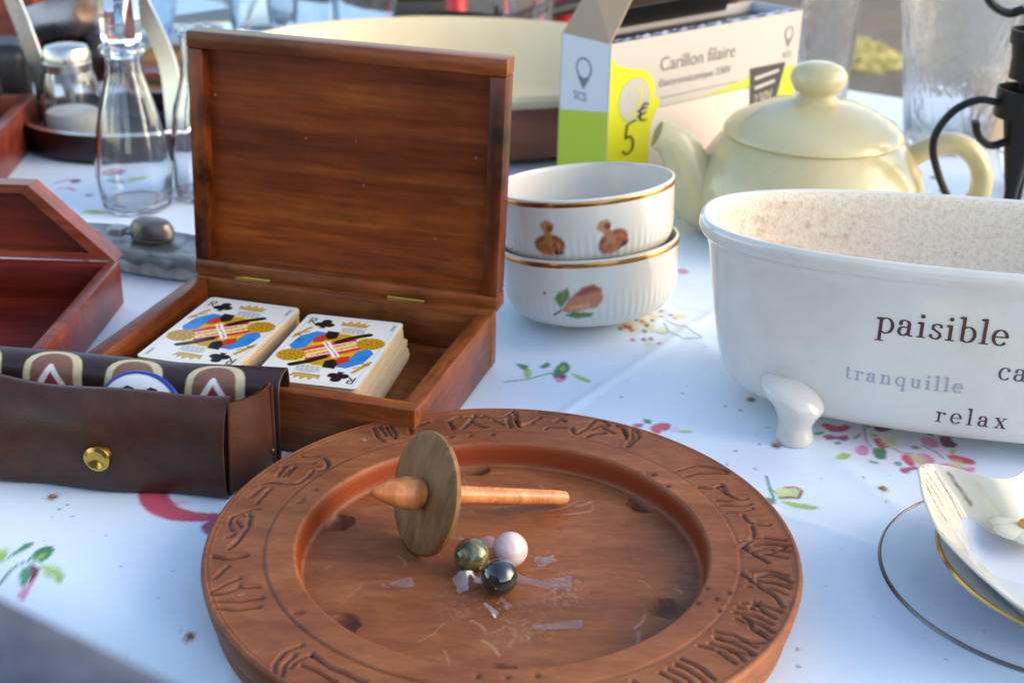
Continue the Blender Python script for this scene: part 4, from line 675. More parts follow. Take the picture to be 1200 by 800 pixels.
# ================================================================== CARDBOARD CHIME BOX
YAW = R(42); cbx = thing('cardboard_box', 'white and lime green cardboard carton with its top torn open behind the teapot', 'box', (.0668, 1.0, .0008), YAW)
WB, DB, HB, TH = .221, .052, .1335, .0012
white = mat('carton_white', (182, 175, 166), .42); blued = mat('carton_side', (206, 206, 206), .42); lime = mat('carton_lime', (176, 190, 30), .45); yel = mat('carton_yellow', (206, 202, 30), .42); blk = mat('carton_black', (30, 30, 32), .45); kraft = mat('kraft_inside', (172, 144, 116), .8); greyt = mat('grey_print_text', (118, 114, 114), .5); beige = mat('carton_beige', (212, 198, 186), .45)
mb = MB(); mb.box((0, 0, 0), (WB, TH, HB)); mb.box((0, DB-TH, 0), (WB, DB, HB)); mb.box((TH*.9, TH, .0002), (WB-TH*.9, DB-TH, TH))
mb.build('carton', white, cbx, smooth=False)
mb = MB(); mb.box((.0001, TH, .0001), (TH, DB-TH, HB-.0002)); mb.build('end_panel', blued, cbx, smooth=False); mb = MB(); mb.box((WB-TH, TH, .0001), (WB-.0001, DB-TH, HB-.0002)); mb.build('end_panel', blued, cbx, smooth=False)
mb = MB(); mb.box((TH*1.1, TH*1.1, .004), (WB-TH*1.1, DB-TH*1.1, .126), .003); mb.build('dark_filler', blk, cbx)  # black block added so the open carton looks dark inside
def face(pts, k, m, name='print', res=0):            # flat print on the long front face: (u, z) in metres, k = layer
    mb = MB(); n = len(pts); mb.add([(x, -.00010-.00008*k, z) for x, z in pts], [tuple(range(n))]); return mb.build(name, m, cbx, smooth=False, fix=False)
def circ(cx, cz, r, n=40): return [(cx+r*math.cos(2*math.pi*k/n), cz+r*math.sin(2*math.pi*k/n)) for k in range(n)]
def fv(d): return HB-d
yl = [(0.0005, .0005), (.046, .0005), (.046, fv(.075)), (.0475, fv(.064)), (.0545, fv(.055)), (.0555, fv(.049)), (.052, fv(.046))]+[(.0270+.0225*math.cos(R(a)), fv(.0440)+.0225*math.sin(R(a))) for a in range(-5, 100, 7)]+[(.014, fv(.0185)), (.006, fv(.0150)), (.0005, fv(.0095))]
face(yl, 0, yel, 'yellow_print'); face(circ(.027, fv(.0445), .0162), 2, white, 'badge'); face(circ(.027, fv(.0445), .0175), 1, lime, 'badge_ring')
face([(.046, .0005), (.150, .0005), (.1705, fv(.0600)), (.150, fv(.0545)), (.053, fv(.0545)), (.0475, fv(.064)), (.046, fv(.075))], 1, beige, 'product_picture')
face([(.102, fv(.0540)), (.170, fv(.0455)), (.2205, fv(.0440)), (.2205, fv(.0760)), (.168, fv(.0900)), (.170, fv(.0545))], 2, lime, 'green_wedge')
face([(.1595, fv(.0400)), (.1605, fv(.0395)), (.2040, fv(.0400)), (.2045, fv(.0415)), (.1960, fv(.0720)), (.1640, fv(.0770)), (.1630, fv(.0760))], 3, blk, 'black_label')
def label_text(t, x, z, size, m, k, rot=0, name='lettering'):
    vs, fs = text_mesh(t, size); ca, sa = math.cos(rot), math.sin(rot)
    mb = MB(); mb.add([(x+v.x*ca-v.y*sa, -.0001-.00008*k, z+v.x*sa+v.y*ca) for v in vs], fs); mb.build(name, m, cbx, smooth=False, fix=False)
label_text('Carillon filaire', .0530, fv(.0270), .0152, greyt, 4); label_text('Electromécanique 230V', .0530, fv(.0390), .0086, greyt, 4)
face([(.055, fv(.0480)), (.145, fv(.0478)), (.145, fv(.0471)), (.055, fv(.0473))], 4, greyt, 'fine_print'); face([(.055, fv(.0548)), (.165, fv(.0548)), (.165, fv(.0543)), (.055, fv(.0543))], 4, greyt, 'rule_line')
label_text('2', .0275, fv(.0495), .0190, yel, 4); label_text('1', .0190, fv(.0420), .0060, lime, 4)
for k, (a, b) in enumerate(((.0235, .0365), (.0205, .0335))): face([(a, fv(.0545+.0022*k)), (b, fv(.0545+.0022*k)), (b, fv(.0532+.0022*k)), (a, fv(.0532+.0022*k))], 4, yel, 'fine_print')
for k in range(2): face([(.1665+.001*k, fv(.0500+.008*k)), (.1965-.004*k, fv(.0470+.008*k)), (.1965-.004*k, fv(.0445+.008*k)), (.1665+.001*k, fv(.0472+.008*k))], 5, white, 'fine_print')
label_text('230V', .1680, fv(.0700), .0110, white, 5, R(6))
def logo_front(cx, cz, s, k):
    mb = MB(); ro, ri, n = .0078*s, .0062*s, 36
    vs = [];
    for j in range(n): a = 2*math.pi*j/n; vs += [(cx+ro*math.cos(a), -.0001-.00008*k, cz+ro*math.sin(a)), (cx+ri*math.cos(a), -.0001-.00008*k, cz+ri*math.sin(a))]
    mb.add(vs, [(2*j, 2*((j+1) % n), 2*((j+1) % n)+1, 2*j+1) for j in range(n)])
    mb.add([(cx-.0058*s, -.0001-.00008*(k+1), cz-.0062*s), (cx+.0058*s, -.0001-.00008*(k+1), cz-.0062*s), (cx, -.0001-.00008*(k+1), cz-.016*s)], [(0, 1, 2)]); mb.build('emblem', greyt, cbx, smooth=False, fix=False)
logo_front(.2060, fv(.0170), .72, 4); label_text('SCS', .1995, fv(.0365), .0072, greyt, 4)
mb = MB()                                                  # handwritten price 5 €
for pts, cur in (([(.0290, -.0640), (.0205, -.0665), (.0195, -.0770)], 0), ([(.0195, -.0770), (.0240, -.0755), (.0278, -.0800), (.0268, -.0865), (.0215, -.0890), (.0170, -.0860)], 1), ([(.0425, -.0540), (.0375, -.0530), (.0340, -.0590), (.0350, -.0650), (.0410, -.0655)], 1), ([(.0310, -.0580), (.0405, -.0560)], 0), ([(.0310, -.0620), (.0400, -.0598)], 0)):
    S = spline([(a, -.0007, HB+.004+b) for a, b in pts], 20) if cur else [(a, -.0007, HB+.004+b) for a, b in pts]
    mb.tube(S, .00065, 6)
mb.build('handwritten_price', blk, cbx)
def side(pts, k, m, name):
    mb = MB(); mb.add([(-.0001-.00008*k+.0001, y, z) for y, z in pts], [tuple(range(len(pts)))[::-1]]); return mb.build(name, m, cbx, smooth=False, fix=False)
side([(TH*.0+.0003, .0005), (DB-.0003, .0005), (DB-.0003, fv(.058)), (.0003, fv(.050))], 1, lime, 'green_print')
mb = MB(); n = 36; cy, cz, ro, ri = .027, fv(.0225), .0082, .0068; vs = []
for j in range(n): a = 2*math.pi*j/n; vs += [(-.0002, cy+ro*math.cos(a), cz+ro*math.sin(a)), (-.0002, cy+ri*math.cos(a), cz+ri*math.sin(a))]
mb.add(vs, [(2*j, 2*((j+1) % n), 2*((j+1) % n)+1, 2*j+1) for j in range(n)]); mb.add([(-.0003, cy-.006, cz-.0068), (-.0003, cy+.006, cz-.0068), (-.0003, cy, cz-.0155)], [(0, 1, 2)]); mb.build('emblem', greyt, cbx, smooth=False, fix=False)
vs, fs = text_mesh('SCS', .0088); mb = MB(); mb.add([(-.00025, .0370-v.x, fv(.0465)+v.y) for v in vs], fs); mb.build('lettering', greyt, cbx, smooth=False, fix=False)
mb = MB(); fl = [(.0, TH, HB), (.0, DB-TH, HB), (.024, DB-.006, HB+.036), (.032, TH+.010, HB+.030)]
mb.add(fl+[(x+.0012, y, z) for x, y, z in fl], [(0, 1, 2, 3), (7, 6, 5, 4), (0, 4, 5, 1), (1, 5, 6, 2), (2, 6, 7, 3), (3, 7, 4, 0)]); mb.build('end_flap', kraft, cbx, smooth=False)
fl = [(.020, DB-TH*1.2, HB-.004), (.185, DB-TH*1.2, HB-.004), (.150, DB-.036, HB+.021), (.036, DB-.034, HB+.019)]
mb = MB(); mb.add(fl+[(x, y+.0012, z) for x, y, z in fl], [(3, 2, 1, 0), (4, 5, 6, 7), (0, 1, 5, 4), (1, 2, 6, 5), (2, 3, 7, 6), (3, 0, 4, 7)]); mb.build('rear_flap', blk, cbx, smooth=False)
tm = mat('torn_tape', (196, 206, 222), .15, Alpha=.75); P = []
for i in range(4): P.append([(x, -.0006+i*.003, HB+.0008-.0008*i*i*.3+.0012*math.sin(x*310+i*2)+.001*random.random()) for x in np.linspace(.004, WB-.004, 60)])
mb = MB(); mb.grid(P); mb.build('torn_tape', tm, cbx, fix=False)
# ================================================================== CASSEROLE
cin = mat('cream_stoneware', (222, 200, 154), .25, Coat_Weight=.4); f = noise(cin, mapped(cin, (1, 1, 1)), 9, 4, .6); lk(cin, ramp(cin, f, ((.3, (216, 192, 148)), (.65, (226, 206, 164)))), bsdf(cin).inputs['Base Color'])
cou = mat('brown_stoneware', (104, 52, 26), .25, Coat_Weight=.5); f = noise(cou, mapped(cou, (1, 1, 4)), 8, 4, .6); lk(cou, ramp(cou, f, ((.3, (96, 44, 22)), (.65, (150, 78, 34)))), bsdf(cou).inputs['Base Color'])
cas = thing('baking_dish', 'large oval stoneware dish, cream inside and brown outside, behind the wooden box', 'dish', (-.055, 1.272, .0008), 0)
E_ = dict(n=110, sx=.212, sy=.166)
mb = MB(); mb.lathe([(.70, .0), (.80, .001), (.87, .008), (.93, .025), (.965, .045), (.975, .054)], **E_); mb.lathe([(0, 0), (.70, 0)], **E_); mb.build('base', cou, cas)
mb = MB(); mb.lathe([(.9755, .0541), (1.0, .0575), (1.012, .0615), (1.005, .066), (.985, .067), (.965, .064), (.945, .050), (.90, .026), (.82, .010), (.60, .006), (0, .006)], **E_); mb.build('glazed_inside', cin, cas)
# ================================================================== MAHOGANY BOX AT LEFT EDGE
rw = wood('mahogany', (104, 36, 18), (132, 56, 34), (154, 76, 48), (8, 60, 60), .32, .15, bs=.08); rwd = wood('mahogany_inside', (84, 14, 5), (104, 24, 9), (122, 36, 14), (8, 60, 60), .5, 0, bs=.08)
rbx = thing('wooden_chest', 'small red mahogany box with a sloped open lid, behind the leather case', 'box', (-.2480, .8205, .0008), R(-2))
WX, DX, HX, tt = .170, .150, .0285, .008
mb = MB(); mb.box((-tt, -DX, 0), (0, 0, HX), .0008); mb.build('side_wall', rw, rbx); mb = MB(); mb.box((-WX, -DX+.0002, 0), (-WX+tt, -.0002, HX), .0008); mb.build('side_wall', rw, rbx)
mb = MB(); mb.box((-WX+tt+.0001, -tt, .0002), (-tt-.0001, -.0003, HX-.0003), .0008); mb.build('back_wall', rwd, rbx); mb = MB(); mb.box((-WX+tt+.0001, -DX+.0003, .0002), (-tt-.0001, -DX+tt, HX-.0003), .0008); mb.build('front_wall', rw, rbx)
mb = MB(); mb.box((-WX+tt, -DX+tt, .0005), (-tt, -tt, .005)); mb.build('floor', rwd, rbx)
LM = Matrix.Translation((0, -.0008, HX+.0002)) @ Matrix.Rotation(R(-6), 4, 'X')
olid = [(-.003, 0), (-.055, .047), (-WX+.055, .047), (-WX+.003, 0)]; ilid = [(-.0185, .0045), (-.0585, .0415), (-WX+.0585, .0415), (-WX+.0185, .0045)]
mb = MB(); n = 4
vs = [LM @ Vector((x, 0, z)) for x, z in olid]+[LM @ Vector((x, .018, z)) for x, z in olid]+[LM @ Vector((x, 0, z)) for x, z in ilid]+[LM @ Vector((x, .014, z)) for x, z in ilid]
fs = []
for i in range(4): j = (i+1) % 4; fs += [(i, j, 4+j, 4+i), (i, j, 8+j, 8+i), (8+i, 8+j, 12+j, 12+i)]
mb.add(vs, fs+[(4, 5, 6, 7)]); o = mb.build('lid', rw, rbx, smooth=False)
mb = MB(); mb.add([LM @ Vector((x*.999+0, .0138, z)) for x, z in ilid], [(0, 1, 2, 3)]); mb.build('lid_lining', rwd, o, smooth=False)
# ================================================================== CRUET STAND WITH GLASS
steel = mat('stainless_steel', (196, 190, 182), .24, 1); f = noise(steel, mapped(steel, (1, 1, 1)), 40, 4, .6); r_ = nd(steel, 'MapRange'); r_.inputs['To Min'].default_value = .14; r_.inputs['To Max'].default_value = .4; lk(steel, f, r_.inputs[0]); lk(steel, r_.outputs[0], bsdf(steel).inputs['Roughness'])
dkm = mat('tarnished_metal', (70, 64, 66), .3, 1); gl = glass('clear_glass', rough=.035); gl2 = glass('bluish_glass', (226, 238, 246)); glr = glass('cloudy_glass', (248, 249, 250), .03); bsdf(glr).inputs['Transmission Weight'].default_value = .95; bump(glr, noise(glr, mapped(glr, (1, 1, .35)), 90, 3, .6), .6, .006)
cru = thing('cruet_stand', 'oval metal cruet stand with two bent strap handles, behind the red box', 'cruet stand', (-.345, 1.185, .0008), R(-8))
mb = MB(); mb.lathe([(0, .006), (.92, .006), (.97, .010), (.985, .026), (1.0, .027), (1.01, .024), (1.0, .004), (.95, 0), (0, 0)], 72, sx=.088, sy=.072); mb.build('base', dkm, cru)
mb = MB(); mb.lathe([(.985, .0271), (1.0, .0278), (1.012, .0255), (1.0, .0262)], 72, closed=True, sx=.088, sy=.072); mb.build('rim', steel, cru)
def strap(pts, name='strap'):
    S = spline(pts, 30); mb = MB(); w = .0085; t = .0011; P = []
    for i, q in enumerate(S):
        T_ = (S[min(i+1, 30)]-S[max(i-1, 0)]).normalized(); sd_ = Vector((.97, -.24, 0)); sd_ = (sd_-T_*sd_.dot(T_)).normalized(); n_ = T_.cross(sd_)
        P.append([q+sd_*w+n_*t, q-sd_*w+n_*t, q-sd_*w-n_*t, q+sd_*w-n_*t])
    mb.grid(P, wrap=True); mb.f += [(0, 1, 2, 3), (120, 121, 122, 123)]; mb.mi += [0, 0]; mb.build(name, steel, cru)
strap([(-.076, .012, .010), (-.079, .020, .045), (-.093, .026, .090), (-.104, .03, .125), (-.100, .03, .17), (-.07, .03, .20)]); strap([(.064, -.035, .006), (.060, -.026, .042), (.054, -.018, .078), (.036, -.010, .115), (.018, -.006, .150), (-.02, .012, .19), (-.07, .03, .2035)])
def vessel(name, label, loc, prof, m, cat='glass', group=None, n=64, wall=.0022, extra=None, rot=None, facet=0, flat=False):
    t = thing(name, label, cat, loc, 0, group)
    if rot: t.rotation_euler = rot
    inner = [(max(r-wall, .0005), z) for r, z in prof[::-1] if z > prof[0][1]+wall*1.6]
    if inner[-1][0] > .001: inner += [(inner[-1][0]*.8, prof[0][1]+wall*1.8), (0, prof[0][1]+wall*1.7)]
    mb = MB(); mb.lathe([(0, prof[0][1])]+prof+inner, n)
    if facet:
        vs = []
        for v in mb.v:
            a = math.atan2(v[1], v[0]); r = math.hypot(v[0], v[1]); k = math.cos(math.pi/facet)/math.cos((a % (2*math.pi/facet))-math.pi/facet); k = 1+(k-1)*.7; vs.append((v[0]*k, v[1]*k, v[2]))
        mb.v = vs
    mb.build('glass_body', m, t, smooth=not flat); return t
sh = vessel('salt_shaker', 'glass shaker with a steel screw cap standing in the cruet stand', (-.383, 1.175, .0075), [(.0225, 0), (.0250, .004), (.0255, .012), (.0248, .035), (.0228, .050), (.0195, .060), (.0175, .066)], gl, 'shaker')
mb = MB(); mb.lathe([(.0182, .0585), (.0198, .0585), (.0200, .0655), (.0190, .0665), (.0200, .0675), (.0198, .0740), (.0175, .0785), (.010, .0805), (0, .081)], 40); mb.build('cap', steel, sh)
mb = MB(); mb.lathe([(0, .003), (.0215, .003), (.0225, .010), (.0220, .024), (0, .0245)], 32); mb.build('salt', mat('coarse_salt', (226, 224, 218), .8), sh)
bt = vessel('oil_bottle', 'tall clear faceted glass bottle with a wide collar, left of the wooden box', (-.2880, 1.010, .0008), [(.0235, 0), (.0260, .002), (.0275, .010), (.0296, .030), (.0275, .050), (.0225, .074), (.0168, .094), (.0140, .104), (.0135, .110), (.0140, .114), (.0168, .117), (.0180, .1195), (.0172, .1225), (.0140, .1245)], gl, 'bottle', facet=8, wall=.0022)
mb = MB(); mb.lathe([(0, .1150), (.0082, .1150), (.0090, .1255), (.0138, .1265), (.0150, .130), (.0148, .165), (.0130, .172), (0, .174)], 10); mb.build('stopper', gl, bt, angle=20)
vessel('vinegar_bottle', 'clear glass bottle half hidden behind the wooden lid', (-.2420, 1.040, .0008), [(.019, 0), (.0225, .002), (.0240, .010), (.0235, .045), (.020, .070), (.0130, .092), (.0110, .105), (.0112, .125), (.014, .128), (.014, .131)], gl, 'bottle', facet=10)
vessel('glass_bowl', 'large clear bluish glass bowl at the back, above the wooden lid', (-.385, 1.62, .0008), [(.045, 0), (.052, .003), (.075, .025), (.090, .055), (.094, .075), (.0955, .080)], gl2, 'bowl', wall=.0035)
vessel('amber_dish', 'shallow amber glass dish behind the tall bottle', (-.352, 1.42, .0008), [(.035, 0), (.045, .002), (.060, .014), (.066, .020), (.0665, .022)], glass('amber_glass', (214, 140, 50)), 'dish', wall=.004)
vessel('steel_cup', 'small tilted steel bowl behind the glass shaker', (-.462, 1.44, .034), [(.018, 0), (.026, .004), (.040, .020), (.047, .034), (.0485, .037)], steel, 'bowl', wall=.0012, rot=(R(-14), R(-16), 0))
mb = MB(); mb.lathe([(0, 0), (.05, 0), (.056, .004), (.056, .026), (.050, .0315), (0, .0318)], 48); o = mb.build('jar_lid', dkm); o.location = (-.465, 1.44, .0008); tagp(o, 'round dark metal tin under the tilted steel bowl', 'tin')
vessel('drinking_glass', 'bluish tumbler beyond the dish, nearer the glass bowl', (-.245, 1.58, .0008), [(.030, 0), (.034, .002), (.038, .05), (.042, .10), (.0425, .105)], gl2, 'glass', 'tumblers beyond the dish')
vessel('drinking_glass', 'bluish tumbler beyond the dish, nearer the black pan', (-.170, 1.55, .0008), [(.028, 0), (.032, .002), (.035, .05), (.039, .10), (.0395, .105)], gl2, 'glass', 'tumblers beyond the dish')
vessel('glass_jug', 'clear glass jug in the far row, right behind the tilted steel bowl', (-.455, 1.66, .0008), [(.036, 0), (.042, .002), (.050, .03), (.048, .07), (.040, .10), (.042, .125), (.0425, .128)], gl2, 'jug')
vessel('preserving_jar', 'squat clear glass jar in the far row between the glass bowl and the tumblers', (-.305, 1.68, .0008), [(.032, 0), (.038, .002), (.040, .02), (.040, .07), (.034, .085), (.034, .10)], gl, 'jar')
vessel('drinking_glass', 'straight clear glass standing behind the carton, right of the black pan', (.005, 1.50, .0008), [(.026, 0), (.030, .002), (.031, .05), (.033, .10), (.0335, .11)], gl, 'glass')
# black pan with brown remains beyond the dish
bkm = mat('black_iron', (24, 23, 24), .45, .4); f = noise(bkm, mapped(bkm, (1, 1, 1)), 120, 3, .6); bump(bkm, f, .3, .0008)
mb = MB(); mb.lathe([(0, 0), (.050, 0), (.058, .008), (.064, .036), (.067, .038), (.0665, .034), (.060, .006), (0, .004)], 56); pn = thing('frying_pan', 'small black pan standing beyond the cream dish', 'pan', (-.075, 1.55, .0008), 0); mb.build('pan_body', bkm, pn)
mb = MB(); mb.tube([(.060, .02, .034), (.10, .05, .040), (.15, .085, .046)], [.006, .008, .009], 10); mb.build('handle', bkm, pn)
# red folding chair standing on the ground beyond the table
redm = mat('red_paint', (196, 30, 34), .35); chr_ = thing('folding_chair', 'red metal folding chair on the ground beyond the table', 'chair', (-.02, 4.6, -.75), R(12))
for s in (-.2, .2):
    mb = MB(); mb.tube([(s, -.20, 0), (s, .02, .45), (s, .20, .85)], .032, 12); mb.build('leg', redm, chr_); mb = MB(); mb.tube([(s*.9, .24, 0), (s*.9, -.14, .45)], .032, 12); mb.build('leg', redm, chr_)
mb = MB(); mb.box((-.2, -.2, .44), (.2, .18, .46), .006); mb.build('seat', redm, chr_); mb = MB(); mb.box((-.2, .155, .66), (.2, .18, .84), .006); mb.build('backrest', redm, chr_)
def crate(label, loc, rz, L_, D_, H_, m):  # crates added beyond the table to darken the background
    t = thing('added_crate', label, 'crate', loc, rz)
    for nm, lo, hi in (('end_board', (-L_/2, -D_/2, 0), (-L_/2+.02, D_/2, H_)), ('end_board', (L_/2-.02, -D_/2, 0), (L_/2, D_/2, H_)), ('base_board', (-L_/2+.021, -D_/2+.021, .004), (L_/2-.021, D_/2-.021, .02))): mb = MB(); mb.box(lo, hi, .003); mb.build(nm, m, t)
    for y in (-D_/2, D_/2-.018):
        for k in range(3): mb = MB(); mb.box((-L_/2+.0205, y, .01+k*H_/3), (L_/2-.0205, y+.018, k*H_/3+H_/3-.012), .003); mb.build('slat', m, t)
dkp2 = mat('dark_plastic', (44, 44, 48), .5); brw = wood('crate_wood', (74, 52, 36), (98, 72, 50), (120, 92, 66), (3, 30, 30), .7)
crate('added dark grey slatted crate darkening the ground beyond the black pan', (-.62, 5.6, -.75), R(8), .7, .45, .36, dkp2)
crate('added weathered brown wooden crate on the ground near the red chair', (.62, 5.9, -.75), R(-12), .6, .4, .34, brw)
# ================================================================== LEFT EDGE: BOX, LEATHER CASE, CHEST
wb2 = thing('wooden_crate', 'open reddish wooden box at the far left, in front of the cruet stand', 'box', (-.4190, 1.192, .0008), R(5))
mb = MB(); mb.box((-.010, -.21, 0), (0, 0, .040), .001); mb.build('side_wall', rw, wb2); mb = MB(); mb.box((-.20, -.008, 0), (-.0102, -.0002, .0397), .001); mb.build('back_wall', rw, wb2); mb = MB(); mb.box((-.20, -.2098, 0), (-.0102, -.2018, .0397), .001); mb.build('front_wall', rw, wb2); mb = MB(); mb.box((-.21, -.21, 0), (-.2002, 0, .040), .001); mb.build('side_wall', rw, wb2); mb = MB(); mb.box((-.2, -.2016, .001), (-.0104, -.0082, .006)); mb.build('floor', rwd, wb2)
bl = mat('black_leather', (26, 24, 26), .4); bump(bl, noise(bl, mapped(bl, (1, 1, 1)), 500, 3, .6), .3, .0006)
bag = thing('camera_case', 'old black leather case lying on the wooden box at the left edge', 'case', (-.478, 1.235, .0008), R(20))
mb = MB(); mb.box((-.05, -.03, 0), (.04, .035, .075), .014, seg=4); mb.build('case_body', bl, bag); mb = MB(); mb.lathe([(0, 0), (.020, 0), (.022, .004), (.022, .026), (.019, .030), (0, .030)], 36, c=(-.008, -.031, .04), M=Matrix.Rotation(R(90), 4, 'X')); mb.build('round_front', bl, bag); mb = MB(); mb.tube(spline([(.040, 0, .06), (.062, -.02, .055), (.070, -.05, .02), (.055, -.07, .005), (.03, -.085, .004)], 24), .006, 8, flat=.3); mb.build('strap', bl, bag)
cht = thing('mahogany_chest', 'large dark mahogany chest in the far left corner', 'chest', (-.66, 1.60, .0008), R(-6))
mb = MB(); mb.box((-.2, -.08, 0), (.15, .1, .11), .004); mb.build('chest_body', rw, cht); mb = MB(); mb.box((-.205, -.085, .1105), (.155, .105, .135), .008); mb.build('lid', rw, cht)
# pewter dish with scalloped skirt
pew = mat('pewter', (170, 170, 166), .42, .85); f = noise(pew, mapped(pew, (1, 1, 1)), 90, 4, .6); lk(pew, ramp(pew, f, ((.3, (136, 136, 132)), (.65, (190, 190, 186)))), bsdf(pew).inputs['Base Color'])
dkp = mat('dark_pewter', (120, 112, 104), .4, .9); bump(dkp, noise(dkp, mapped(dkp, (1, 1, 1)), 300, 3, .6), .5, .001)
pd = thing('pewter_dish', 'low pewter dish with a scalloped edge and a domed knob, left of the wooden box', 'dish', (-.242, .882, .0008), R(-20))
NP = 140; tq = np.linspace(0, 2*math.pi, NP, endpoint=False); rowsP = []
for r, z, sc in ((.0, .016, 0), (.6, .0165, 0), (.93, .019, 0), (1.0, .0205, 0), (1.02, .0195, 0), (1.0, .018, 0), (.93, .0165, 0), (.86, .0150, 1), (.80, .0085, 2.5)):
    rowsP.append([(r*.078*math.cos(a), r*.020*math.sin(a), z+.0011*sc*math.cos(a*17)*.5) for a in tq])
mb = MB(); mb.grid(rowsP, wrap=True); o = mb.build('plate', pew, pd, angle=0); o.modifiers.new('thickness', 'SOLIDIFY').thickness = .0012
mb = MB(); mb.lathe([(.0, .0), (.0135, 0), (.0140, .002), (.0132, .0025), (.0142, .0035), (.0140, .008), (.0115, .0125), (.009, .0135), (0, .0138)], 36, c=(-.004, .004, .0195), sx=1.15, sy=.75); mb.build('knob', dkp, pd)
mb = MB(); mb.box((-.034, -.006, .0205), (-.0225, .006, .0265), .0015); mb.box((-.0225, -.002, .0215), (-.017, .004, .0245), .001); mb.build('clasp', pew, pd)
mb = MB(); mb.lathe([(0, 0), (.7, 0), (.76, .002), (.72, .009), (.66, .014), (0, .014)], 64, sx=.078, sy=.022); mb.build('foot', pew, pd)
# ================================================================== RIGHT SIDE GLASSES, CARD BOX, IRON HOLDER
vessel('glass_vase', 'wide clear conical glass vase behind the teapot handle', (.3905, 1.235, .0008), [(.034, 0), (.037, .002), (.040, .02), (.047, .07), (.0555, .125), (.060, .155), (.0605, .158)], glr, 'vase', wall=.003)
vessel('drinking_glass', 'clear tumbler behind the lid knob of the teapot', (.309, 1.405, .0008), [(.024, 0), (.027, .002), (.029, .04), (.031, .09), (.0325, .125), (.033, .128)], glr, 'glass', wall=.0025)
vessel('glass_bowl', 'low clear glass bowl at the right edge beside the teapot handle', (.437, 1.085, .0008), [(.028, 0), (.034, .002), (.046, .018), (.050, .034), (.0505, .037)], gl, 'bowl', wall=.003)
pc = mat('peach_card', (226, 190, 150), .6); o = thing('small_carton', 'beige cardboard box with dark dots behind the iron candle holder', 'box', (.500, 1.235, .0008), R(6))
mb = MB(); mb.box((-.075, 0, 0), (.075, .04, .062), .0012); mb.build('carton', pc, o)
for k in range(9): 
    mb = MB(); cx, cz = -.058+.012*(k % 3)+.003*(k//3), .026+.010*(k//3); mb.add([(cx+.0032*math.cos(a), -.0003, cz+.0032*math.sin(a)) for a in np.linspace(0, 2*math.pi, 14, endpoint=False)], [tuple(range(14))]); mb.build('dot', mat('dot_ink', (70, 66, 84), .6) if 'dot_ink' not in MATS else MATS['dot_ink'], o, smooth=False)
ir = mat('wrought_iron', (26, 24, 23), .42, .6); bump(ir, noise(ir, mapped(ir, (1, 1, 1)), 160, 3, .6), .4, .0008)
irn = thing('candle_holder', 'black wrought iron candle holder with scrolled arms at the right edge', 'candle holder', (.3455, .935, .0008), 0)
mb = MB(); mb.tube([(0, 0, .012), (.001, 0, .05), (0, 0, .105)], [.0035, .0045, .013], 16); mb.tube([(0, 0, .105), (0, 0, .20), (0, 0, .26)], [.006, .005, .005], 14); mb.build('stem', ir, irn)
mb = MB(); mb.lathe([(.0185, .104), (.0195, .104), (.0195, .1235), (.0185, .1235)], 40, closed=True); mb.lathe([(0, .1045), (.0185, .1045), (.0185, .1065), (0, .1065)], 40); mb.build('band', ir, irn)
mb = MB(); mb.lathe([(0, .130), (.0135, .130), (.0135, .152), (.0165, .1535), (.0165, .163), (.0150, .163), (.0150, .1545), (.012, .134), (0, .134)], 40); mb.build('candle_cup', ir, irn)
def arm(pts, a, r=.0030, name='arm'):
    M_ = Matrix.Rotation(a, 3, 'Z'); mb = MB(); S = spline([M_ @ Vector((x, 0, z)) for x, z in pts], 50); mb.tube(S, r, 10, flat=1.5, up=M_ @ Vector((0, 1, 0))); mb.build(name, ir, irn)
A1 = [(-.019, .1135), (-.032, .1150), (-.047, .108), (-.057, .094), (-.0585, .080), (-.052, .062), (-.043, .045), (-.034, .026), (-.030, .012), (-.036, .004), (-.045, .003)]
A2 = [(-.008, .0865), (-.018, .0835), (-.025, .0865), (-.030, .0925), (-.0325, .1005)]
A3 = [(-.012, .176), (-.022, .1735), (-.034, .180), (-.040, .192), (-.040, .207), (-.032, .220), (-.018, .224), (-.008, .215), (-.009, .205), (-.016, .203)]
for k in range(3): arm(A1, R(2+120*k), .0026, 'leg'); arm(A2, R(4+120*k), .0027, 'hook'); arm(A3, R(2+120*k), .0030, 'scroll')
# ================================================================== PLATE, SAUCER AND SHELL DISH, RIGHT FOREGROUND
plc = (.2370, .5085)
pg = mat('plate_glass', (206, 218, 232), .05, Alpha=.30, Specular_IOR_Level=.7); pgt = thing('glass_plate', 'clear glass plate with a dark rim, lowest of the stack at the right edge', 'plate', plc+(.0008,), 0)
mb = MB(); mb.lathe([(0, 0), (.038, 0), (.044, .001), (.060, .006), (.0735, .0105), (.0750, .0116), (.0742, .0128), (.060, .0085), (.043, .0032), (0, .0030)], 110); mb.build('plate_body', pg, pgt)
mb = MB(); mb.lathe([(.0748, .0110), (.0756, .0118), (.0748, .0130), (.0742, .0131), (.0741, .0129)], 110); mb.build('rim_band', mat('platinum_band', (110, 100, 98), .25, 1), pgt)
sct = thing('saucer', 'pale saucer with a gold rim between the glass plate and the shell dish', 'saucer', (.2545, .5050, .0125), 0)
por2 = mat('pale_porcelain', (206, 212, 222), .12, Coat_Weight=.5)
mb = MB(); mb.lathe([(0, 0), (.042, 0), (.050, .0018), (.066, .0090), (.0700, .0115), (.0694, .0124), (.064, .0105), (.050, .0042), (0, .0030)], 110); mb.build('saucer_body', por2, sct)
mb = MB(); mb.lathe([(.0697, .0108), (.0706, .0117), (.0698, .0128), (.0690, .0127), (.0688, .0122)], 110); mb.build('gold_rim', gold, sct)
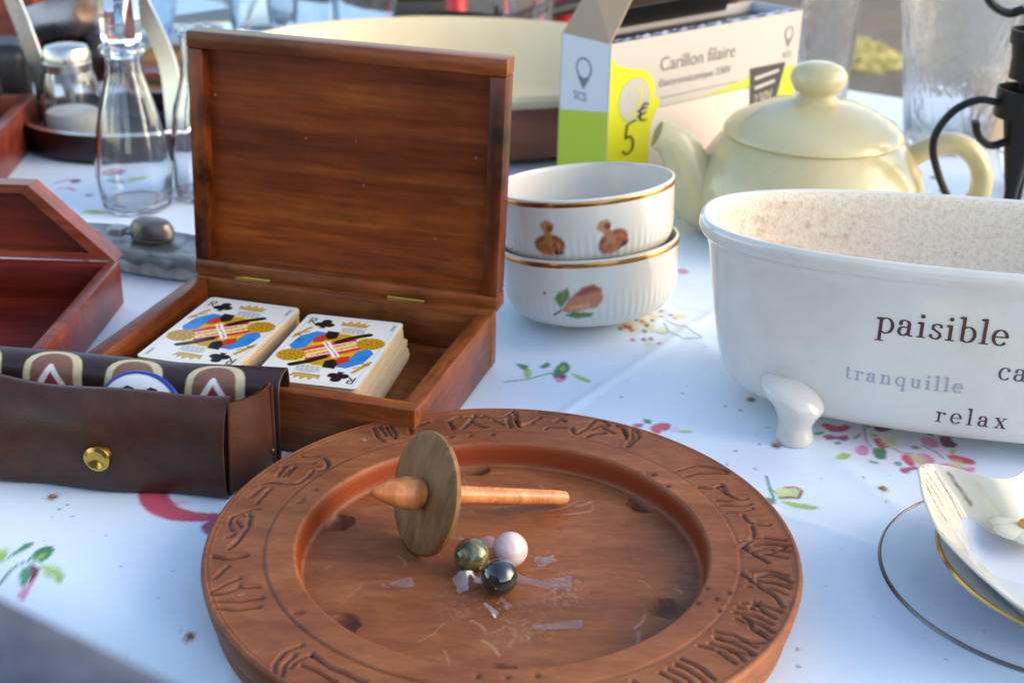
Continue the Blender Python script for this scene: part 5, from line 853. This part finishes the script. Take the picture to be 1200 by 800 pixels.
# shell-shaped dish: outline r(angle) round its own centre
dc = np.array((.2440, .5020)); outl = [(.1830, .5437), (.1850, .5530), (.1902, .5585), (.1965, .5580), (.2033, .5555), (.2110, .5500), (.2181, .5474), (.2270, .5500), (.2348, .5574), (.2480, .5660), (.2620, .5690), (.2800, .5620), (.2960, .5450), (.3040, .5200), (.3000, .4900), (.2850, .4600), (.2620, .4400), (.2350, .4290), (.2120, .4290), (.1951, .4359), (.1856, .4579), (.1793, .4836), (.1779, .4977), (.1797, .5252)]
S = spline([Vector((x-dc[0], y-dc[1], 0)) for x, y in outl+outl[:1]], 240)[:-1]; NS = len(S)
ux = np.array([q.x for q in S]); uy = np.array([q.y for q in S]); ang = np.arctan2(uy, ux)
levels = [(.0, .0), (.45, .0), (.56, .0012), (.66, .0050), (.80, .0140), (.94, .0225), (1.012, .0262), (1.006, .0272), (.985, .0266), (.92, .0236), (.80, .0170), (.68, .0078), (.60, .0034), (.45, .0028), (.2, .0024), (0, .0024)]
P2 = spline([Vector((a, 0, b)) for a, b in levels], 150); Vd = np.zeros((len(P2), NS, 3))
for i, q in enumerate(P2): Vd[i, :, 0] = ux*q.x; Vd[i, :, 1] = uy*q.x; Vd[i, :, 2] = q.z
lob = np.exp(-((ang-2.42)/.28)**2); lev = np.array([q.x for q in P2])[:, None]; Vd[:, :, 2] += lob*np.clip((lev-.55)/.45, 0, 1)**1.3*.0005
top_i = (np.arange(len(P2)) > 75)[:, None]; Vd[:, :, 2] += top_i*np.clip((lev-.5)/.3, 0, 1)*np.clip((1-lev)/.1, 0, 1)*(.00025*np.cos(ang*10))
PXd = np.where(top_i, (Vd[:, :, 0]+dc[0])*1000, 1e6); PYd = (Vd[:, :, 1]+dc[1])*1000
dp = Paint(PXd, PYd, lin((216, 206, 182))); GD = lin((122, 92, 52))
fa = np.clip((.62-lev)/.12, 0, 1)*np.ones_like(PXd); dp.C = dp.C*(1-.9*fa.reshape(-1, 1))+lin((206, 212, 216))*.9*fa.reshape(-1, 1)
for a, b, c_ in (((186, 545), (189, 537), (190.5, 529)), ((188.2, 552), (194, 541), (197, 532)), ((193, 555), (199, 545), (204, 537)), ((199, 555), (204, 549), (208, 545)), ((184.2, 535), (186, 524), (188, 516)), ((184.5, 541), (184.6, 538), (184.8, 534)), ((186.5, 555), (188, 557.5), (190, 558))): dp.stroke([a, b, c_], 1.1, GD, .5, .85, .3)
rm = (lev > .985)*(((ang > 2.85) | (ang < -1.6)))*(vnoise(Vd[:, :, 0], Vd[:, :, 1], 90, 33) > .62); dp.C[(rm & top_i).reshape(-1)] = lin((150, 112, 60))
dsm = painted('shell_porcelain', .12, coat=.6)
sh_ = thing('shell_dish', 'white shell shaped porcelain dish with gold strokes on top of the saucer', 'dish', (dc[0], dc[1], .0125), 0); sh_.rotation_euler = (R(-3), R(2), 0)
big_grid('dish_body', Vd, dsm, sh_, wrap=True, attrs={'Col': dp.C})
crm = mat('cream_relief', (222, 212, 186), .16, Coat_Weight=.5); mb = MB()                          # raised flower
for k in range(6):
    a = k*math.pi/3+.4; mb.lathe([(.0086*math.sin(math.pi*j/8), .0018*-math.cos(math.pi*j/8)) for j in range(9)], 18, c=(-.0155+.0070*math.cos(a), .0285+.0080*math.sin(a), .0118))
mb.build('relief_flower', crm, sh_)
mb = MB(); mb.lathe([(.0040*math.sin(math.pi*j/8), .0034*-math.cos(math.pi*j/8)) for j in range(9)], 18, c=(-.0153, .0285, .0134)); mb.build('flower_centre', mat('yellow_centre', (206, 150, 30), .3), sh_)
# ================================================================== ADDED CHAIR, A GUESS AT THE DARK GREY BLUR IN THE NEAR LEFT CORNER
fab = mat('grey_blue_fabric', (78, 84, 100), .95); f = noise(fab, mapped(fab, (1, 1, 1)), 90, 4, .7); lk(fab, ramp(fab, f, ((.3, (52, 58, 74)), (.7, (82, 88, 104)))), bsdf(fab).inputs['Base Color']); bump(fab, noise(fab, mapped(fab, (1, 1, 1)), 500, 2, .6), .6, .001)
cwd = wood('chair_wood', (60, 42, 30), (84, 60, 42), (104, 78, 56), (30, 30, 4), .5)
CH_H = .954; _p = AU*-.29+AN*.114; chn = thing('guessed_chair', 'guessed grey-blue fabric chair back making the dark blur in the near left corner', 'chair', (_p.x, _p.y, -.75), math.atan2(-.533, .846))
mb = MB(); mb.box((-.21, -.022, .52), (.21, .022, CH_H), .021, seg=5); mb.build('backrest', fab, chn)
mb = MB(); mb.box((-.21, .025, .43), (.21, .43, .485), .02, seg=4); mb.build('seat', fab, chn)
for x in (-.175, .175):
    mb = MB(); mb.box((x-.016, -.016, 0), (x+.016, .016, .53), .003); mb.build('leg', cwd, chn)
    mb = MB(); mb.box((x-.016, .38, 0), (x+.016, .412, .435), .003); mb.build('leg', cwd, chn)
# ================================================================== CRUMBS
crb = mat('dry_crumb', (168, 130, 84), .9)
for k, (x, y, r) in enumerate([s for s in STAINS if s[2] >= 2]):
    mb = MB(); mb.lathe([(.0009*math.sin(math.pi*j/6)*(1+.3*random.random()), -.0005*math.cos(math.pi*j/6)) for j in range(7)], 9, sx=1.4); o = mb.build('crumb', crb); o.location = (x/1000, y/1000, float(cloth_h(x/1000, y/1000))+.0006); o.rotation_euler = (0, 0, k)
    tagp(o, ['brown crumb on the cloth in front of the leather case', 'brown crumb on the cloth left of the carved tray', 'brown crumb on the cloth just in front of the planter foot', 'brown crumb on the cloth left of the planter foot', 'brown crumb on the cloth between the planter and the shell dish'][k], 'crumb', 'crumbs on the tablecloth')
